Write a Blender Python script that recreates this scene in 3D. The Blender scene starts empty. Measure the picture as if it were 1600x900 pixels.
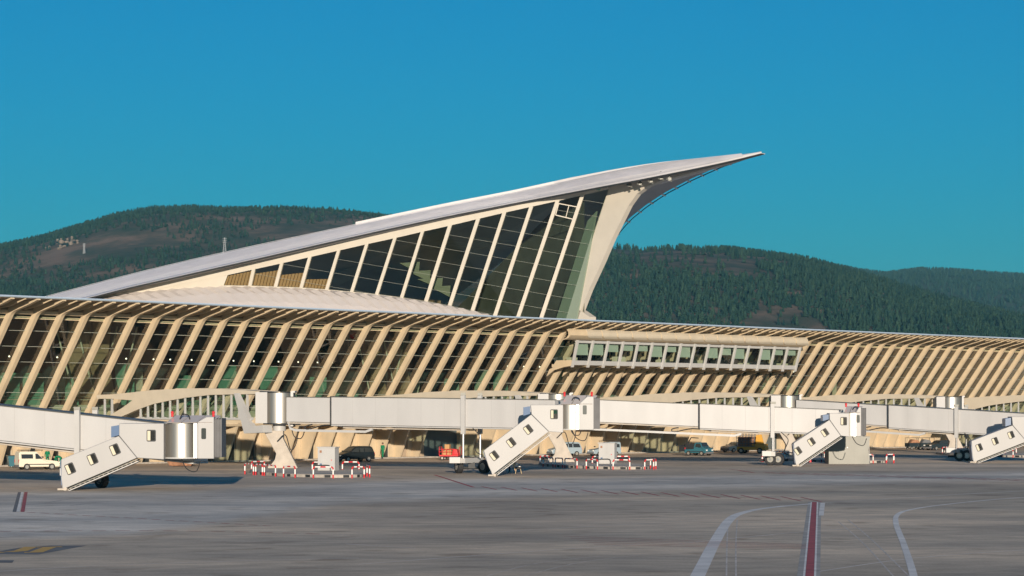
import bpy, math, random
import numpy as np
from mathutils import Vector, Matrix
random.seed(7); rng = np.random.default_rng(7)
R = math.radians
scene = bpy.context.scene
# ------------------------------------------------------------------ camera
F = 3764.0; HC = 5.75; VH = 640.0          # focal length (px at 1600 wide), camera height, horizon row
cam = bpy.data.cameras.new('camera'); camo = bpy.data.objects.new('camera', cam)
scene.collection.objects.link(camo)
camo.location = (0, 0, HC); camo.rotation_euler = (R(90), 0, 0)
cam.sensor_width = 36; cam.lens = 36 * F / 1600; cam.shift_y = (VH - 450) / 1600
cam.clip_start = 1; cam.clip_end = 60000
scene.camera = camo
# ------------------------------------------------------------------ light
SUN_AZ = R(4); SUN_EL = R(9.0)            # degrees right of straight behind the camera
sdir = Vector((math.sin(SUN_AZ) * math.cos(SUN_EL), -math.cos(SUN_AZ) * math.cos(SUN_EL), math.sin(SUN_EL)))
sun = bpy.data.lights.new('sun', 'SUN'); suno = bpy.data.objects.new('sun', sun)
scene.collection.objects.link(suno)
sun.energy = 5.0; sun.angle = R(0.5); sun.color = (1.0, 0.855, 0.69)
suno.rotation_euler = (-sdir).to_track_quat('-Z', 'Y').to_euler()
world = bpy.data.worlds.new('World'); scene.world = world; world.use_nodes = True
wn = world.node_tree.nodes; wl = world.node_tree.links
bg = wn['Background']
sky = wn.new('ShaderNodeTexSky'); sky.sky_type = 'NISHITA'; sky.sun_disc = False
sky.sun_elevation = SUN_EL; sky.sun_rotation = math.pi - SUN_AZ
sky.air_density = 1.2; sky.dust_density = 0.2; sky.ozone_density = 10.0
tint = wn.new('ShaderNodeMixRGB'); tint.blend_type = 'MULTIPLY'; tint.inputs[0].default_value = 1
tint.inputs[2].default_value = (0.36, 1.34, 0.97, 1)
wl.new(sky.outputs[0], tint.inputs[1]); wl.new(tint.outputs[0], bg.inputs[0])
bg.inputs[1].default_value = 0.092
scene.view_settings.view_transform = 'Standard'; scene.view_settings.look = 'None'
scene.view_settings.exposure = 0.3; scene.view_settings.gamma = 1.0
scene.cycles.max_bounces = 6; scene.cycles.transparent_max_bounces = 12
scene.cycles.use_denoising = True

HAZE = 0.00004
# ------------------------------------------------------------------ helpers
COL = scene.collection
def wpt(u, v, Y): return Vector(((u - 800) / F * Y, Y, HC - (v - VH) / F * Y))
def gpt(u, v):
    Y = F * HC / (v - VH); return Vector(((u - 800) / F * Y, Y, 0.0))
AX, AY = -51.7, 243.2
tv = (4230 - 800) / F; DX, DY = tv / math.hypot(tv, 1), 1 / math.hypot(tv, 1)   # along the facade
NX, NY = DY, -DX                                                                # out of the facade
TH = math.atan2(DY, DX)
def fac(s, t, z=0.0): return Vector((AX + s * DX + t * NX, AY + s * DY + t * NY, z))
def st(p):
    x, y = p[0] - AX, p[1] - AY
    return x * DX + y * DY, x * NX + y * NY
def s_from(u, t):
    a = (u - 800) / F; return (a * (AY + t * NY) - AX - t * NX) / (DX - a * DY)
def t_from(u, s):
    a = (u - 800) / F; return (a * (AY + s * DY) - AX - s * DX) / (NX - a * NY)
def z_at(v, p): return HC + (VH - v) * p[1] / F
def L(s, t, z): return (s, -t, z)           # facade-local coordinates (s along, t outward)

class MB:
    def __init__(self): self.v = []; self.f = []; self.m = []
    def add(self, vs, fs, mi=0):
        n = len(self.v); self.v += [tuple(p) for p in vs]
        self.f += [tuple(i + n for i in f) for f in fs]; self.m += [mi] * len(fs); return self
    def hexa(self, p, mi=0):
        return self.add(p, [(0, 3, 2, 1), (4, 5, 6, 7), (0, 1, 5, 4), (1, 2, 6, 5), (2, 3, 7, 6), (3, 0, 4, 7)], mi)
    def box(self, x0, x1, y0, y1, z0, z1, mi=0):
        return self.hexa([(x0, y0, z0), (x1, y0, z0), (x1, y1, z0), (x0, y1, z0),
                          (x0, y0, z1), (x1, y0, z1), (x1, y1, z1), (x0, y1, z1)], mi)
    def prism(self, poly, off, mi=0):
        n = len(poly); off = Vector(off); a = [Vector(p) for p in poly]; b = [p + off for p in a]
        fs = [tuple(range(n)), tuple(range(2 * n - 1, n - 1, -1))]
        fs += [(i, i + n, (i + 1) % n + n, (i + 1) % n) for i in range(n)]
        return self.add(a + b, fs, mi)
    def strip(self, A, B, mi=0):
        n = len(A)
        return self.add(list(A) + list(B), [(i, i + 1, n + i + 1, n + i) for i in range(n - 1)], mi)
    def solidstrip(self, A, B, off, mi=0):
        off = Vector(off); A = [Vector(p) for p in A]; B = [Vector(p) for p in B]; n = len(A)
        A2 = [p + off for p in A]; B2 = [p + off for p in B]
        self.strip(A, B, mi); self.strip(B2, A2, mi); self.strip(A2, A, mi); self.strip(B, B2, mi)
        self.add([A[0], B[0], B2[0], A2[0]], [(0, 1, 2, 3)], mi); self.add([A[-1], B[-1], B2[-1], A2[-1]], [(3, 2, 1, 0)], mi)
        return self
    def tube(self, p0, p1, r, n=8, r1=None, mi=0, cap=True):
        p0 = Vector(p0); p1 = Vector(p1); r1 = r if r1 is None else r1
        d = (p1 - p0).normalized(); a = d.orthogonal().normalized(); b = d.cross(a)
        vs = [p0 + (a * math.cos(2 * math.pi * i / n) + b * math.sin(2 * math.pi * i / n)) * r for i in range(n)]
        vs += [p1 + (a * math.cos(2 * math.pi * i / n) + b * math.sin(2 * math.pi * i / n)) * r1 for i in range(n)]
        fs = [(i, (i + 1) % n, n + (i + 1) % n, n + i) for i in range(n)]
        if cap: fs += [tuple(range(n - 1, -1, -1)), tuple(range(n, 2 * n))]
        return self.add(vs, fs, mi)
    def path(self, pts, r, n=6, mi=0):
        for a, b in zip(pts[:-1], pts[1:]): self.tube(a, b, r, n, mi=mi)
        return self
    def ball(self, c, rx, ry=None, rz=None, nu=10, nv=7, mi=0):
        ry = ry or rx; rz = rz or rx; vs = []; fs = []
        for j in range(nv + 1):
            th = math.pi * j / nv
            for i in range(nu):
                ph = 2 * math.pi * i / nu
                vs.append((c[0] + rx * math.sin(th) * math.cos(ph), c[1] + ry * math.sin(th) * math.sin(ph), c[2] + rz * math.cos(th)))
        for j in range(nv):
            for i in range(nu): fs.append((j * nu + i, (j + 1) * nu + i, (j + 1) * nu + (i + 1) % nu, j * nu + (i + 1) % nu))
        return self.add(vs, fs, mi)
    def mesh(self, name, mats, smooth=False):
        me = bpy.data.meshes.new(name); me.from_pydata(self.v, [], self.f)
        for m in (mats if isinstance(mats, (list, tuple)) else [mats]): me.materials.append(M[m])
        if any(self.m): me.polygons.foreach_set('material_index', self.m)
        if smooth:
            me.polygons.foreach_set('use_smooth', [True] * len(me.polygons))
            try: me.set_sharp_from_angle(angle=R(40))
            except Exception: pass
        me.update(); return me
    def build(self, name, mats, parent=None, smooth=False, loc=None, bevel=0):
        o = bpy.data.objects.new(name, self.mesh(name, mats, smooth)); COL.objects.link(o)
        if parent is not None: o.parent = parent
        if loc is not None: o.location = loc
        if bevel:
            b = o.modifiers.new('bevel', 'BEVEL'); b.width = bevel; b.segments = 2; b.limit_method = 'ANGLE'
        return o
def inst(name, me, parent, loc=(0, 0, 0), rot=None, scale=None):
    o = bpy.data.objects.new(name, me); COL.objects.link(o); o.parent = parent; o.location = loc
    if rot: o.rotation_euler = rot
    if scale: o.scale = scale
    return o
def tag(o, label, cat, group=None, kind=None):
    o['label'] = label; o['category'] = cat
    if group: o['group'] = group
    if kind: o['kind'] = kind
    return o
def struct(o, kind='structure', label=None):
    o['kind'] = kind
    if label: o['label'] = label
    return o
def thing(name, label, cat, loc=(0, 0, 0), rz=0.0, group=None):
    o = bpy.data.objects.new(name, None); COL.objects.link(o); o.empty_display_size = 0.5
    o.location = loc; o.rotation_euler = (0, 0, rz); return tag(o, label, cat, group)
def copy_tree(o, parent=None):
    c = o.copy(); COL.objects.link(c); c.parent = parent
    for ch in list(o.children): copy_tree(ch, c)
    return c

# ------------------------------------------------------------------ materials
M = {}
def mat(name, col, rough=0.6, metal=0.0, var=0.0, vscale=1.0, bump=0.0, bscale=20.0, stretch=(1, 1, 1), spec=0.5, var2=None):
    m = bpy.data.materials.new(name); m.use_nodes = True; nt = m.node_tree; b = nt.nodes['Principled BSDF']
    b.inputs['Roughness'].default_value = rough; b.inputs['Metallic'].default_value = metal
    b.inputs['Specular IOR Level'].default_value = spec
    b.inputs['Base Color'].default_value = (*col, 1)
    if var or bump:
        g = nt.nodes.new('ShaderNodeNewGeometry'); mp = nt.nodes.new('ShaderNodeMapping'); mp.inputs['Scale'].default_value = stretch
        nt.links.new(g.outputs['Position'], mp.inputs['Vector'])
    if var:
        n = nt.nodes.new('ShaderNodeTexNoise'); n.inputs['Scale'].default_value = vscale; n.inputs['Detail'].default_value = 6
        nt.links.new(mp.outputs[0], n.inputs['Vector'])
        r = nt.nodes.new('ShaderNodeValToRGB'); r.color_ramp.elements[0].position = 0.3; r.color_ramp.elements[1].position = 0.7
        c2 = var2 or tuple(c * (1 - var) for c in col)
        r.color_ramp.elements[0].color = (*c2, 1); r.color_ramp.elements[1].color = (*[min(1, c * (1 + var * .4)) for c in col], 1)
        nt.links.new(n.outputs['Fac'], r.inputs['Fac']); nt.links.new(r.outputs[0], b.inputs['Base Color'])
    if bump:
        n2 = nt.nodes.new('ShaderNodeTexNoise'); n2.inputs['Scale'].default_value = bscale; n2.inputs['Detail'].default_value = 4
        nt.links.new(mp.outputs[0], n2.inputs['Vector'])
        bp = nt.nodes.new('ShaderNodeBump'); bp.inputs['Strength'].default_value = bump; bp.inputs['Distance'].default_value = 0.05
        nt.links.new(n2.outputs['Fac'], bp.inputs['Height']); nt.links.new(bp.outputs[0], b.inputs['Normal'])
    M[name] = m; return m
def glass(name, tintc, refl, rough=0.01):
    m = bpy.data.materials.new(name); m.use_nodes = True; nt = m.node_tree; nt.nodes.remove(nt.nodes['Principled BSDF'])
    t = nt.nodes.new('ShaderNodeBsdfTransparent'); t.inputs[0].default_value = (*tintc, 1)
    g = nt.nodes.new('ShaderNodeBsdfGlossy'); g.inputs['Roughness'].default_value = rough; g.inputs['Color'].default_value = (1, .95, .9, 1)
    lw_ = nt.nodes.new('ShaderNodeLayerWeight'); lw_.inputs[0].default_value = .5; fr = nt.nodes.new('ShaderNodeMath'); fr.operation = 'POWER'; fr.inputs[1].default_value = 4.0
    nt.links.new(lw_.outputs['Facing'], fr.inputs[0])
    mr = nt.nodes.new('ShaderNodeMapRange'); mr.inputs['To Min'].default_value = refl; mr.inputs['To Max'].default_value = 1.0
    mx = nt.nodes.new('ShaderNodeMixShader'); out = nt.nodes['Material Output']
    nt.links.new(fr.outputs[0], mr.inputs['Value']); nt.links.new(mr.outputs[0], mx.inputs[0])
    nt.links.new(t.outputs[0], mx.inputs[1]); nt.links.new(g.outputs[0], mx.inputs[2]); nt.links.new(mx.outputs[0], out.inputs[0])
    M[name] = m
def emit(name, col, s):
    m = bpy.data.materials.new(name); m.use_nodes = True; b = m.node_tree.nodes['Principled BSDF']
    b.inputs['Emission Color'].default_value = (*col, 1); b.inputs['Emission Strength'].default_value = s; M[name] = m

mat('cream', (.54, .435, .295), .75, var=.12, vscale=.6, bump=.08, bscale=6)
mat('cream_light', (.50, .44, .345), .7, var=.08, vscale=.8)
mat('warm_white', (.52, .475, .40), .6, var=.06, vscale=.5)
mat('white', (.43, .425, .415), .5, var=.07, vscale=.7)
mat('tunnel_white', (.445, .44, .435), .5, var=.07, vscale=.6, stretch=(1, 1, .3))
mat('seam', (.34, .335, .33), .6)
mat('white_panel', (.315, .312, .31), .45, var=.06, vscale=.5, stretch=(1, 1, .35))
mat('concrete_pale', (.45, .40, .34), .85, var=.15, vscale=1.5, bump=.15, bscale=8)
mat('concrete_kerb', (.42, .38, .33), .9, var=.3, vscale=2)
mat('roof_silver', (.56, .55, .585), .42, metal=.15, var=.10, vscale=.35, stretch=(1, 1, 3))
mat('roof_white', (.66, .635, .625), .4, var=.06, vscale=.4)
mat('roof_shiny', (.58, .53, .50), .22, metal=.25, var=.05, vscale=.4)
mat('roof_edge', (.50, .62, .75), .35, metal=.2)
mat('soffit', (.42, .32, .22), .8, var=.15, vscale=.6)  # cream browned, the eaves' shade put into the colour; wall panels share it
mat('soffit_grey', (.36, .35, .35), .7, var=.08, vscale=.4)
mat('metal', (.46, .44, .40), .42, metal=.85, var=.16, vscale=7, stretch=(1, 1, .02))
mat('steel', (.5, .5, .5), .35, metal=.9)
mat('grey_metal', (.15, .15, .135), .5, metal=.3, var=.12, vscale=.7)
mat('dark', (.02, .022, .025), .6)
mat('black_rubber', (.018, .018, .02), .75)
mat('rim', (.45, .43, .38), .4, metal=.6)
mat('blue_panel', (.10, .155, .26), .4)
mat('red', (.55, .025, .03), .5)
mat('paint_white', (.78, .76, .72), .55)
mat('rust', (.32, .16, .09), .9, var=.5, vscale=3, bump=.3)
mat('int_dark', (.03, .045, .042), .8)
mat('int_green', (.16, .36, .25), .7, var=.25, vscale=.3)
mat('int_cream', (.55, .50, .38), .8)
mat('inner_green', (.20, .25, .19), .8)
mat('bracket_green', (.20, .21, .15), .8)
mat('reflection_slat', (.55, .30, .15), .6)
mat('bar', (.30, .31, .26), .6)
mat('int_brown', (.34, .22, .13), .8)
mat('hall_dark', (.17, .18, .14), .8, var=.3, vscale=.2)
mat('int_floor', (.22, .24, .20), .5)
mat('blind', (.38, .43, .37), .9)
mat('door_dark', (.03, .035, .035), .15)
mat('shutter', (.10, .12, .12), .6, var=.15, vscale=.5)
glass('glass_wing', (.58, .70, .64), .10)
glass('glass_hall', (.60, .67, .61), .045)
glass('glass_box', (.72, .80, .75), .04)
glass('glass_car', (.25, .30, .30), .08)
emit('lamp', (1, .8, .6), 2.5)
mat('car_black', (.012, .016, .018), .2); mat('car_white', (.66, .60, .48), .35); mat('car_silver', (.42, .42, .40), .3, metal=.4)
mat('car_blue', (.27, .34, .38), .35); mat('car_teal', (.03, .12, .155), .35); mat('car_dark', (.02, .03, .035), .3)  # pickup's teal is darkened, its shade put into the colour
mat('yellow', (.55, .28, .03), .5); mat('paint_yellow', (.60, .34, .06), .7)
mat('cloth_green', (.0, .16, .07), .9); mat('cloth_dark', (.02, .025, .04), .9); mat('cloth_tan', (.50, .38, .22), .9)
mat('skin', (.45, .26, .17), .6); mat('hair', (.02, .014, .01), .8); mat('helmet', (.8, .76, .7), .4); mat('carton', (.42, .24, .10), .8)
mat('red_mark', (.42, .07, .075), .8, var=.35, vscale=1.2); mat('white_mark', (.85, .80, .74), .8, var=.25, vscale=.8)
mat('pale_mark', (.74, .70, .66), .85, var=.25, vscale=.5); mat('dark_mark', (.15, .15, .155), .85, var=.3, vscale=.6)
mat('tyre_mark', (.30, .275, .26), .9, var=.3, vscale=.3)
mat('dull_mark', (.40, .37, .34), .9, var=.3, vscale=.8)
mat('scuff_mark', (.62, .55, .49), .9, var=.4, vscale=.9)
mat('joint_mark', (.16, .13, .11), .9)
mat('pylon', (.22, .23, .24), .6)
mat('rock', (.24, .19, .145), .95, var=.5, vscale=.05)

# ------------------------------------------------------------------ ground
def interp(x, pts): return np.interp(x, [p[0] for p in pts], [p[1] for p in pts])
gx = np.concatenate([[-9000, -3000, -1000, -400, -150], np.linspace(-80, 140, 150), [200, 500, 1500, 4000, 9000]])
gy = np.concatenate([[-3000, -300, 0, 40], np.linspace(60, 420, 240), [500, 800, 1500, 4000, 12000]])
GX, GY = np.meshgrid(gx, gy); nx_, ny_ = len(gx), len(gy)
Vs = np.stack([GX.ravel(), GY.ravel(), np.zeros(GX.size)], 1)
idx = np.arange(nx_ * ny_).reshape(ny_, nx_)
Fs = np.stack([idx[:-1, :-1], idx[:-1, 1:], idx[1:, 1:], idx[1:, :-1]], -1).reshape(-1, 4)
me = bpy.data.meshes.new('ground'); me.from_pydata(Vs.tolist(), [], Fs.tolist())
Yc = np.maximum(Vs[:, 1], 30); uu = 800 + F * Vs[:, 0] / Yc; vv = VH + F * HC / Yc
up = interp(uu, [(-400, 776), (0, 771), (300, 766), (533, 755), (700, 749), (1066, 744), (1600, 737)])
lo = interp(uu, [(-400, 850), (0, 843), (200, 834), (330, 818), (533, 786), (800, 776), (1066, 764), (1300, 757), (1600, 749)])
msk = np.clip((vv - up) / 6 + .5, 0, 1) * np.clip((lo - vv) / 9 + .5, 0, 1)
at = me.attributes.new('patch', 'FLOAT', 'POINT'); at.data.foreach_set('value', msk.astype(np.float32))
m = bpy.data.materials.new('apron'); m.use_nodes = True; nt = m.node_tree; b = nt.nodes['Principled BSDF']
g = nt.nodes.new('ShaderNodeNewGeometry')
def nz(scale, st_, det=6, rot=0):
    mp = nt.nodes.new('ShaderNodeMapping'); mp.inputs['Scale'].default_value = st_; mp.inputs['Rotation'].default_value = (0, 0, rot)
    n = nt.nodes.new('ShaderNodeTexNoise'); n.inputs['Scale'].default_value = scale; n.inputs['Detail'].default_value = det
    nt.links.new(g.outputs['Position'], mp.inputs['Vector']); nt.links.new(mp.outputs[0], n.inputs['Vector']); return n.outputs['Fac']
def ramp(fac, p0, c0, p1, c1):
    r = nt.nodes.new('ShaderNodeValToRGB'); r.color_ramp.elements[0].position = p0; r.color_ramp.elements[1].position = p1
    r.color_ramp.elements[0].color = (*c0, 1); r.color_ramp.elements[1].color = (*c1, 1); nt.links.new(fac, r.inputs[0]); return r.outputs[0]
def mixc(kind, f, a, bb):
    x = nt.nodes.new('ShaderNodeMixRGB'); x.blend_type = kind
    if isinstance(f, float): x.inputs[0].default_value = f
    else: nt.links.new(f, x.inputs[0])
    nt.links.new(a, x.inputs[1]); nt.links.new(bb, x.inputs[2]); return x.outputs[0]
base = ramp(nz(.045, (.35, 1, 1), 8, R(-8)), .30, (.50, .42, .325), .72, (.76, .61, .455))
attr = nt.nodes.new('ShaderNodeAttribute'); attr.attribute_name = 'patch'
blue = ramp(nz(.08, (.4, 1, 1), 6), .3, (.645, .595, .53), .7, (.75, .685, .60))
c = mixc('MIX', attr.outputs['Fac'], base, blue)
c = mixc('MULTIPLY', .8, c, ramp(nz(.10, (.45, 1, 1), 12, R(10)), .36, (.60, .61, .63), .64, (1.15, 1.10, 1.04)))
c = mixc('MULTIPLY', .7, c, ramp(nz(.05, (1, .5, 1), 9, R(38)), .30, (.70, .68, .66), .55, (1.05, 1.05, 1.05)))
c = mixc('MULTIPLY', .6, c, ramp(nz(.9, (.5, 1, 1), 8, R(-20)), .34, (.66, .65, .64), .66, (1.16, 1.15, 1.14)))
c = mixc('MULTIPLY', .8, c, ramp(nz(.33, (1, 1, 1), 10), .58, (1, 1, 1), .70, (.62, .57, .52)))
c = mixc('MULTIPLY', .5, c, ramp(nz(7, (1, 1, 1), 3), .3, (.72, .72, .72), .7, (1.15, 1.15, 1.15)))
mpb = nt.nodes.new('ShaderNodeMapping'); mpb.inputs['Rotation'].default_value = (0, 0, -TH); nt.links.new(g.outputs['Position'], mpb.inputs['Vector'])
br = nt.nodes.new('ShaderNodeTexBrick'); br.offset = 0; br.inputs['Scale'].default_value = 1.0; br.inputs['Brick Width'].default_value = 7.5; br.inputs['Row Height'].default_value = 7.5
br.inputs['Mortar Size'].default_value = .035; br.inputs['Mortar Smooth'].default_value = .3; br.inputs['Color1'].default_value = (1.04, 1.04, 1.04, 1); br.inputs['Color2'].default_value = (.93, .93, .93, 1); br.inputs['Mortar'].default_value = (.40, .38, .36, 1)
nt.links.new(mpb.outputs[0], br.inputs['Vector']); c = mixc('MULTIPLY', .55, c, br.outputs['Color'])
nt.links.new(c, b.inputs['Base Color']); b.inputs['Roughness'].default_value = .85
bp = nt.nodes.new('ShaderNodeBump'); bp.inputs['Strength'].default_value = .25; bp.inputs['Distance'].default_value = .03
nt.links.new(nz(9, (1, 1, 1), 4), bp.inputs['Height']); nt.links.new(bp.outputs[0], b.inputs['Normal'])
M['apron'] = m; me.materials.append(m)
o = bpy.data.objects.new('ground', me); COL.objects.link(o); struct(o)

# ------------------------------------------------------------------ hills and forest
def fbm(x, y, seed, oct=4):
    r = np.random.default_rng(seed); out = np.zeros_like(x, dtype=float); a = 1.0; f = 1.0
    for _ in range(oct):
        for _ in range(3):
            th = r.uniform(0, 2 * np.pi); ph = r.uniform(0, 6.28)
            out += a * np.sin((x * np.cos(th) + y * np.sin(th)) * f + ph + 1.3 * np.sin((x * np.sin(th) - y * np.cos(th)) * f * .7 + ph * 2)) / 3
        a *= .5; f *= 2.07
    return out
def terrain_mat(name, c0, c1, c2):
    m = bpy.data.materials.new(name); m.use_nodes = True; nt = m.node_tree; b = nt.nodes['Principled BSDF']; b.inputs['Roughness'].default_value = 1
    b.inputs['Specular IOR Level'].default_value = .1
    g = nt.nodes.new('ShaderNodeNewGeometry'); n = nt.nodes.new('ShaderNodeTexNoise'); n.inputs['Scale'].default_value = .011; n.inputs['Detail'].default_value = 10; n.inputs['Roughness'].default_value = .65
    nt.links.new(g.outputs['Position'], n.inputs['Vector'])
    r = nt.nodes.new('ShaderNodeValToRGB'); e = r.color_ramp.elements; e[0].position = .38; e[0].color = (*c0, 1); e[1].position = .62; e[1].color = (*c2, 1)
    k = e.new(.5); k.color = (*c1, 1)
    nt.links.new(n.outputs['Fac'], r.inputs[0]); nt.links.new(r.outputs[0], b.inputs['Base Color']); M[name] = m
terrain_mat('heath', (.03, .048, .03), (.075, .065, .045), (.17, .115, .085))
terrain_mat('heath_far', (.03, .05, .03), (.04, .055, .035), (.05, .06, .04))
def tree_mat(name, c0, c1):
    m = bpy.data.materials.new(name); m.use_nodes = True; nt = m.node_tree; b = nt.nodes['Principled BSDF']; b.inputs['Roughness'].default_value = 1
    b.inputs['Specular IOR Level'].default_value = .1
    a = nt.nodes.new('ShaderNodeAttribute'); a.attribute_name = 'shade'
    r = nt.nodes.new('ShaderNodeValToRGB'); r.color_ramp.elements[0].color = (*c0, 1); r.color_ramp.elements[1].color = (*c1, 1)
    nt.links.new(a.outputs['Fac'], r.inputs[0]); nt.links.new(r.outputs[0], b.inputs['Base Color']); M[name] = m
tree_mat('needles', (.008, .030, .022), (.040, .075, .040))

def make_hill(name, label, crest, Yfoot, Ycrest, u0, u1, amp, seed, tmat, z_foot=2.0, shape=1.0, back=1.5):
    nu, nk = 260, 90
    us = np.linspace(u0, u1, nu); ks = np.concatenate([[-.5, -.25], np.linspace(0, back, nk - 2)])
    U, K = np.meshgrid(us, ks)
    def height(U, K):
        vc = interp(U, crest); Yd = Yfoot + (Ycrest - Yfoot) * K
        X = (U - 800) / F * Yd
        zc = HC + (VH - vc) * Ycrest / F
        kk = np.clip(K, 0, 1); prof = np.where(K <= 1, (kk ** shape) * (1.5 - .5 * kk), 1 - 1.3 * (K - 1)) 
        z = z_foot + (zc - z_foot) * prof; z = np.where(K < 0, z_foot + (z_foot + 8) * K * 2, z)
        env = np.clip(K * 4, 0, 1) * np.clip(np.abs(1 - K) * 3, 0, 1)
        z = z + amp * env * fbm(X / 420, Yd / 420, seed) + amp * .07 * fbm(X / 60, Yd / 60, seed + 1)
        return X, Yd, z
    X, Yd, Z = height(U, K)
    V = np.stack([X.ravel(), Yd.ravel(), Z.ravel()], 1)
    idx = np.arange(nu * nk).reshape(nk, nu)
    Fc = np.stack([idx[:-1, :-1], idx[:-1, 1:], idx[1:, 1:], idx[1:, :-1]], -1).reshape(-1, 4)
    me = bpy.data.meshes.new(name); me.from_pydata(V.tolist(), [], Fc.tolist()); me.materials.append(M[tmat])
    me.polygons.foreach_set('use_smooth', [True] * len(me.polygons))
    o = bpy.data.objects.new(name, me); COL.objects.link(o); struct(o, label=label); return height

def conifer(seed, tiers=4, n=7):
    r = random.Random(seed); vs = []; fs = []
    def tier(z0, z1, rad):
        k = len(vs)
        for i in range(n):
            a = 2 * math.pi * i / n + r.uniform(-.25, .25); q = rad * r.uniform(.65, 1.25)
            vs.append((q * math.cos(a), q * math.sin(a), z0 + r.uniform(-.04, .05)))
        vs.append((r.uniform(-.02, .02), r.uniform(-.02, .02), z1))
        for i in range(n): fs.append((k + i, k + (i + 1) % n, k + n))
    for j in range(tiers):
        q = j / tiers; tier(.10 + .78 * q, min(1.0, .42 + .78 * q), .24 * (1 - q) ** .8 + .04)
    return np.array(vs), np.array(fs)
def broadleaf(seed, n=26):
    r = random.Random(seed); vs = []; fs = []
    for i in range(n):
        th = r.uniform(0, 6.28); ph = math.acos(r.uniform(-.6, 1)); q = r.uniform(.7, 1.05)
        cx, cy, cz = .34 * q * math.sin(ph) * math.cos(th), .34 * q * math.sin(ph) * math.sin(th), .58 + .40 * q * math.cos(ph)
        k = len(vs)
        for j in range(4): vs.append((cx + r.uniform(-.15, .15), cy + r.uniform(-.15, .15), cz + r.uniform(-.13, .13)))
        fs += [(k, k + 1, k + 2), (k, k + 2, k + 3), (k, k + 3, k + 1), (k + 1, k + 3, k + 2)]
    return np.array(vs), np.array(fs)
CON = [conifer(i) for i in range(6)]; BRO = [broadleaf(i) for i in range(4)]
def plant(name, label, height, u0, u1, k0, k1, count, dens, hmin, hmax, broad=.0, seed=1, mname='needles'):
    r = np.random.default_rng(seed); VV = []; FF = []; SS = []; n0 = 0; done = 0; tries = 0
    U = r.uniform(u0, u1, count * 4); K = k0 + (k1 - k0) * r.uniform(0, 1, count * 4)
    X, Y, Z = height(U, K); D = dens(U, K, X, Y)
    keep = r.uniform(0, 1, len(U)) < D
    X, Y, Z, U = X[keep][:count], Y[keep][:count], Z[keep][:count], U[keep][:count]
    for i in range(len(X)):
        bl = r.uniform() < broad
        vs, fs = (BRO[r.integers(4)] if bl else CON[r.integers(6)])
        h = r.uniform(hmin, hmax) * (.75 if bl else 1); w = h * r.uniform(.85, 1.25); a = r.uniform(0, 6.28)
        ca, sa = math.cos(a), math.sin(a)
        q = np.stack([(vs[:, 0] * ca - vs[:, 1] * sa) * w + X[i], (vs[:, 0] * sa + vs[:, 1] * ca) * w + Y[i], vs[:, 2] * h + Z[i] - .06 * h], 1)
        VV.append(q); FF.append(fs + n0); n0 += len(vs)
        SS.append(np.full(len(vs), np.clip(r.normal(.55 if bl else .42, .22), 0, 1)))
    VV = np.concatenate(VV); FF = np.concatenate(FF); SS = np.concatenate(SS)
    me = bpy.data.meshes.new(name); me.vertices.add(len(VV)); me.vertices.foreach_set('co', VV.astype(np.float32).ravel())
    me.loops.add(FF.size); me.loops.foreach_set('vertex_index', FF.astype(np.int32).ravel())
    me.polygons.add(len(FF)); me.polygons.foreach_set('loop_start', np.arange(0, FF.size, 3, dtype=np.int32))
    at = me.attributes.new('shade', 'FLOAT', 'POINT'); at.data.foreach_set('value', SS.astype(np.float32))
    me.materials.append(M[mname]); me.update(calc_edges=True)
    o = bpy.data.objects.new(name, me); COL.objects.link(o); struct(o, 'stuff', label); o['category'] = 'forest'; return o

CR_L = [(-400, 430), (-100, 402), (0, 388), (60, 373), (120, 356), (180, 338), (235, 328), (300, 326), (380, 327), (440, 327), (520, 333), (600, 341), (700, 358), (800, 385), (900, 430), (1000, 490), (1100, 560)]
CR_R = [(600, 560), (700, 500), (800, 450), (880, 415), (930, 398), (960, 392), (1000, 395), (1060, 392), (1150, 397), (1200, 405), (1260, 416), (1320, 434), (1380, 452), (1450, 472), (1530, 493), (1600, 511), (1750, 552), (1950, 590)]
CR_F = [(1000, 470), (1100, 425), (1200, 404), (1270, 411), (1340, 423), (1384, 429), (1440, 422), (1500, 425), (1600, 431), (1800, 440), (2000, 470)]
hL = make_hill('hill', 'broad wooded hill with brown heath behind the terminal on the left', CR_L, 2600, 4000, -350, 1080, 20, 3, 'heath', z_foot=85, shape=.95)
hR = make_hill('hill', 'dark wooded hill behind the terminal on the right', CR_R, 2300, 3600, 620, 1900, 14, 11, 'heath', z_foot=62, shape=.9)
hF = make_hill('hill', 'farther bluish wooded ridge at the right edge', CR_F, 3800, 6200, 1020, 1950, 20, 21, 'heath_far', z_foot=60)
def dL(U, K, X, Y):
    n = fbm(X / 230, Y / 330, 31, 3); d = np.where(n > .15, .02, np.where(n > -.18, .35, 1.0))
    d = np.where((U > 400) & (K > .8), 1.0, d); d = np.where(K > .96, np.maximum(d, .45), d); d = np.where((K < .22), np.maximum(d, .8), d)
    return d
def dR(U, K, X, Y):
    n = fbm(X / 110, Y / 300, 47, 3); d = np.where(n > .62, .06, 1.0)
    d = np.where((U > 1000) & (U < 1150 - (K - .8) * 200) & (K > .80) & (K < .955), .0, d); return d
plant('forest', 'mixed dark trees scattered over the left hill', hL, -60, 700, .0, 1.03, 9500, dL, 5, 10, .4, 5)
plant('forest', 'dense dark conifer forest covering the right hill', hR, 860, 1640, .0, 1.03, 12500, dR, 5, 12, .08, 6)
plant('forest', 'dense far forest on the ridge at the right edge', hF, 1170, 1640, .1, 1.03, 6500, lambda U, K, X, Y: np.ones_like(U), 8, 12, .0, 8)
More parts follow.
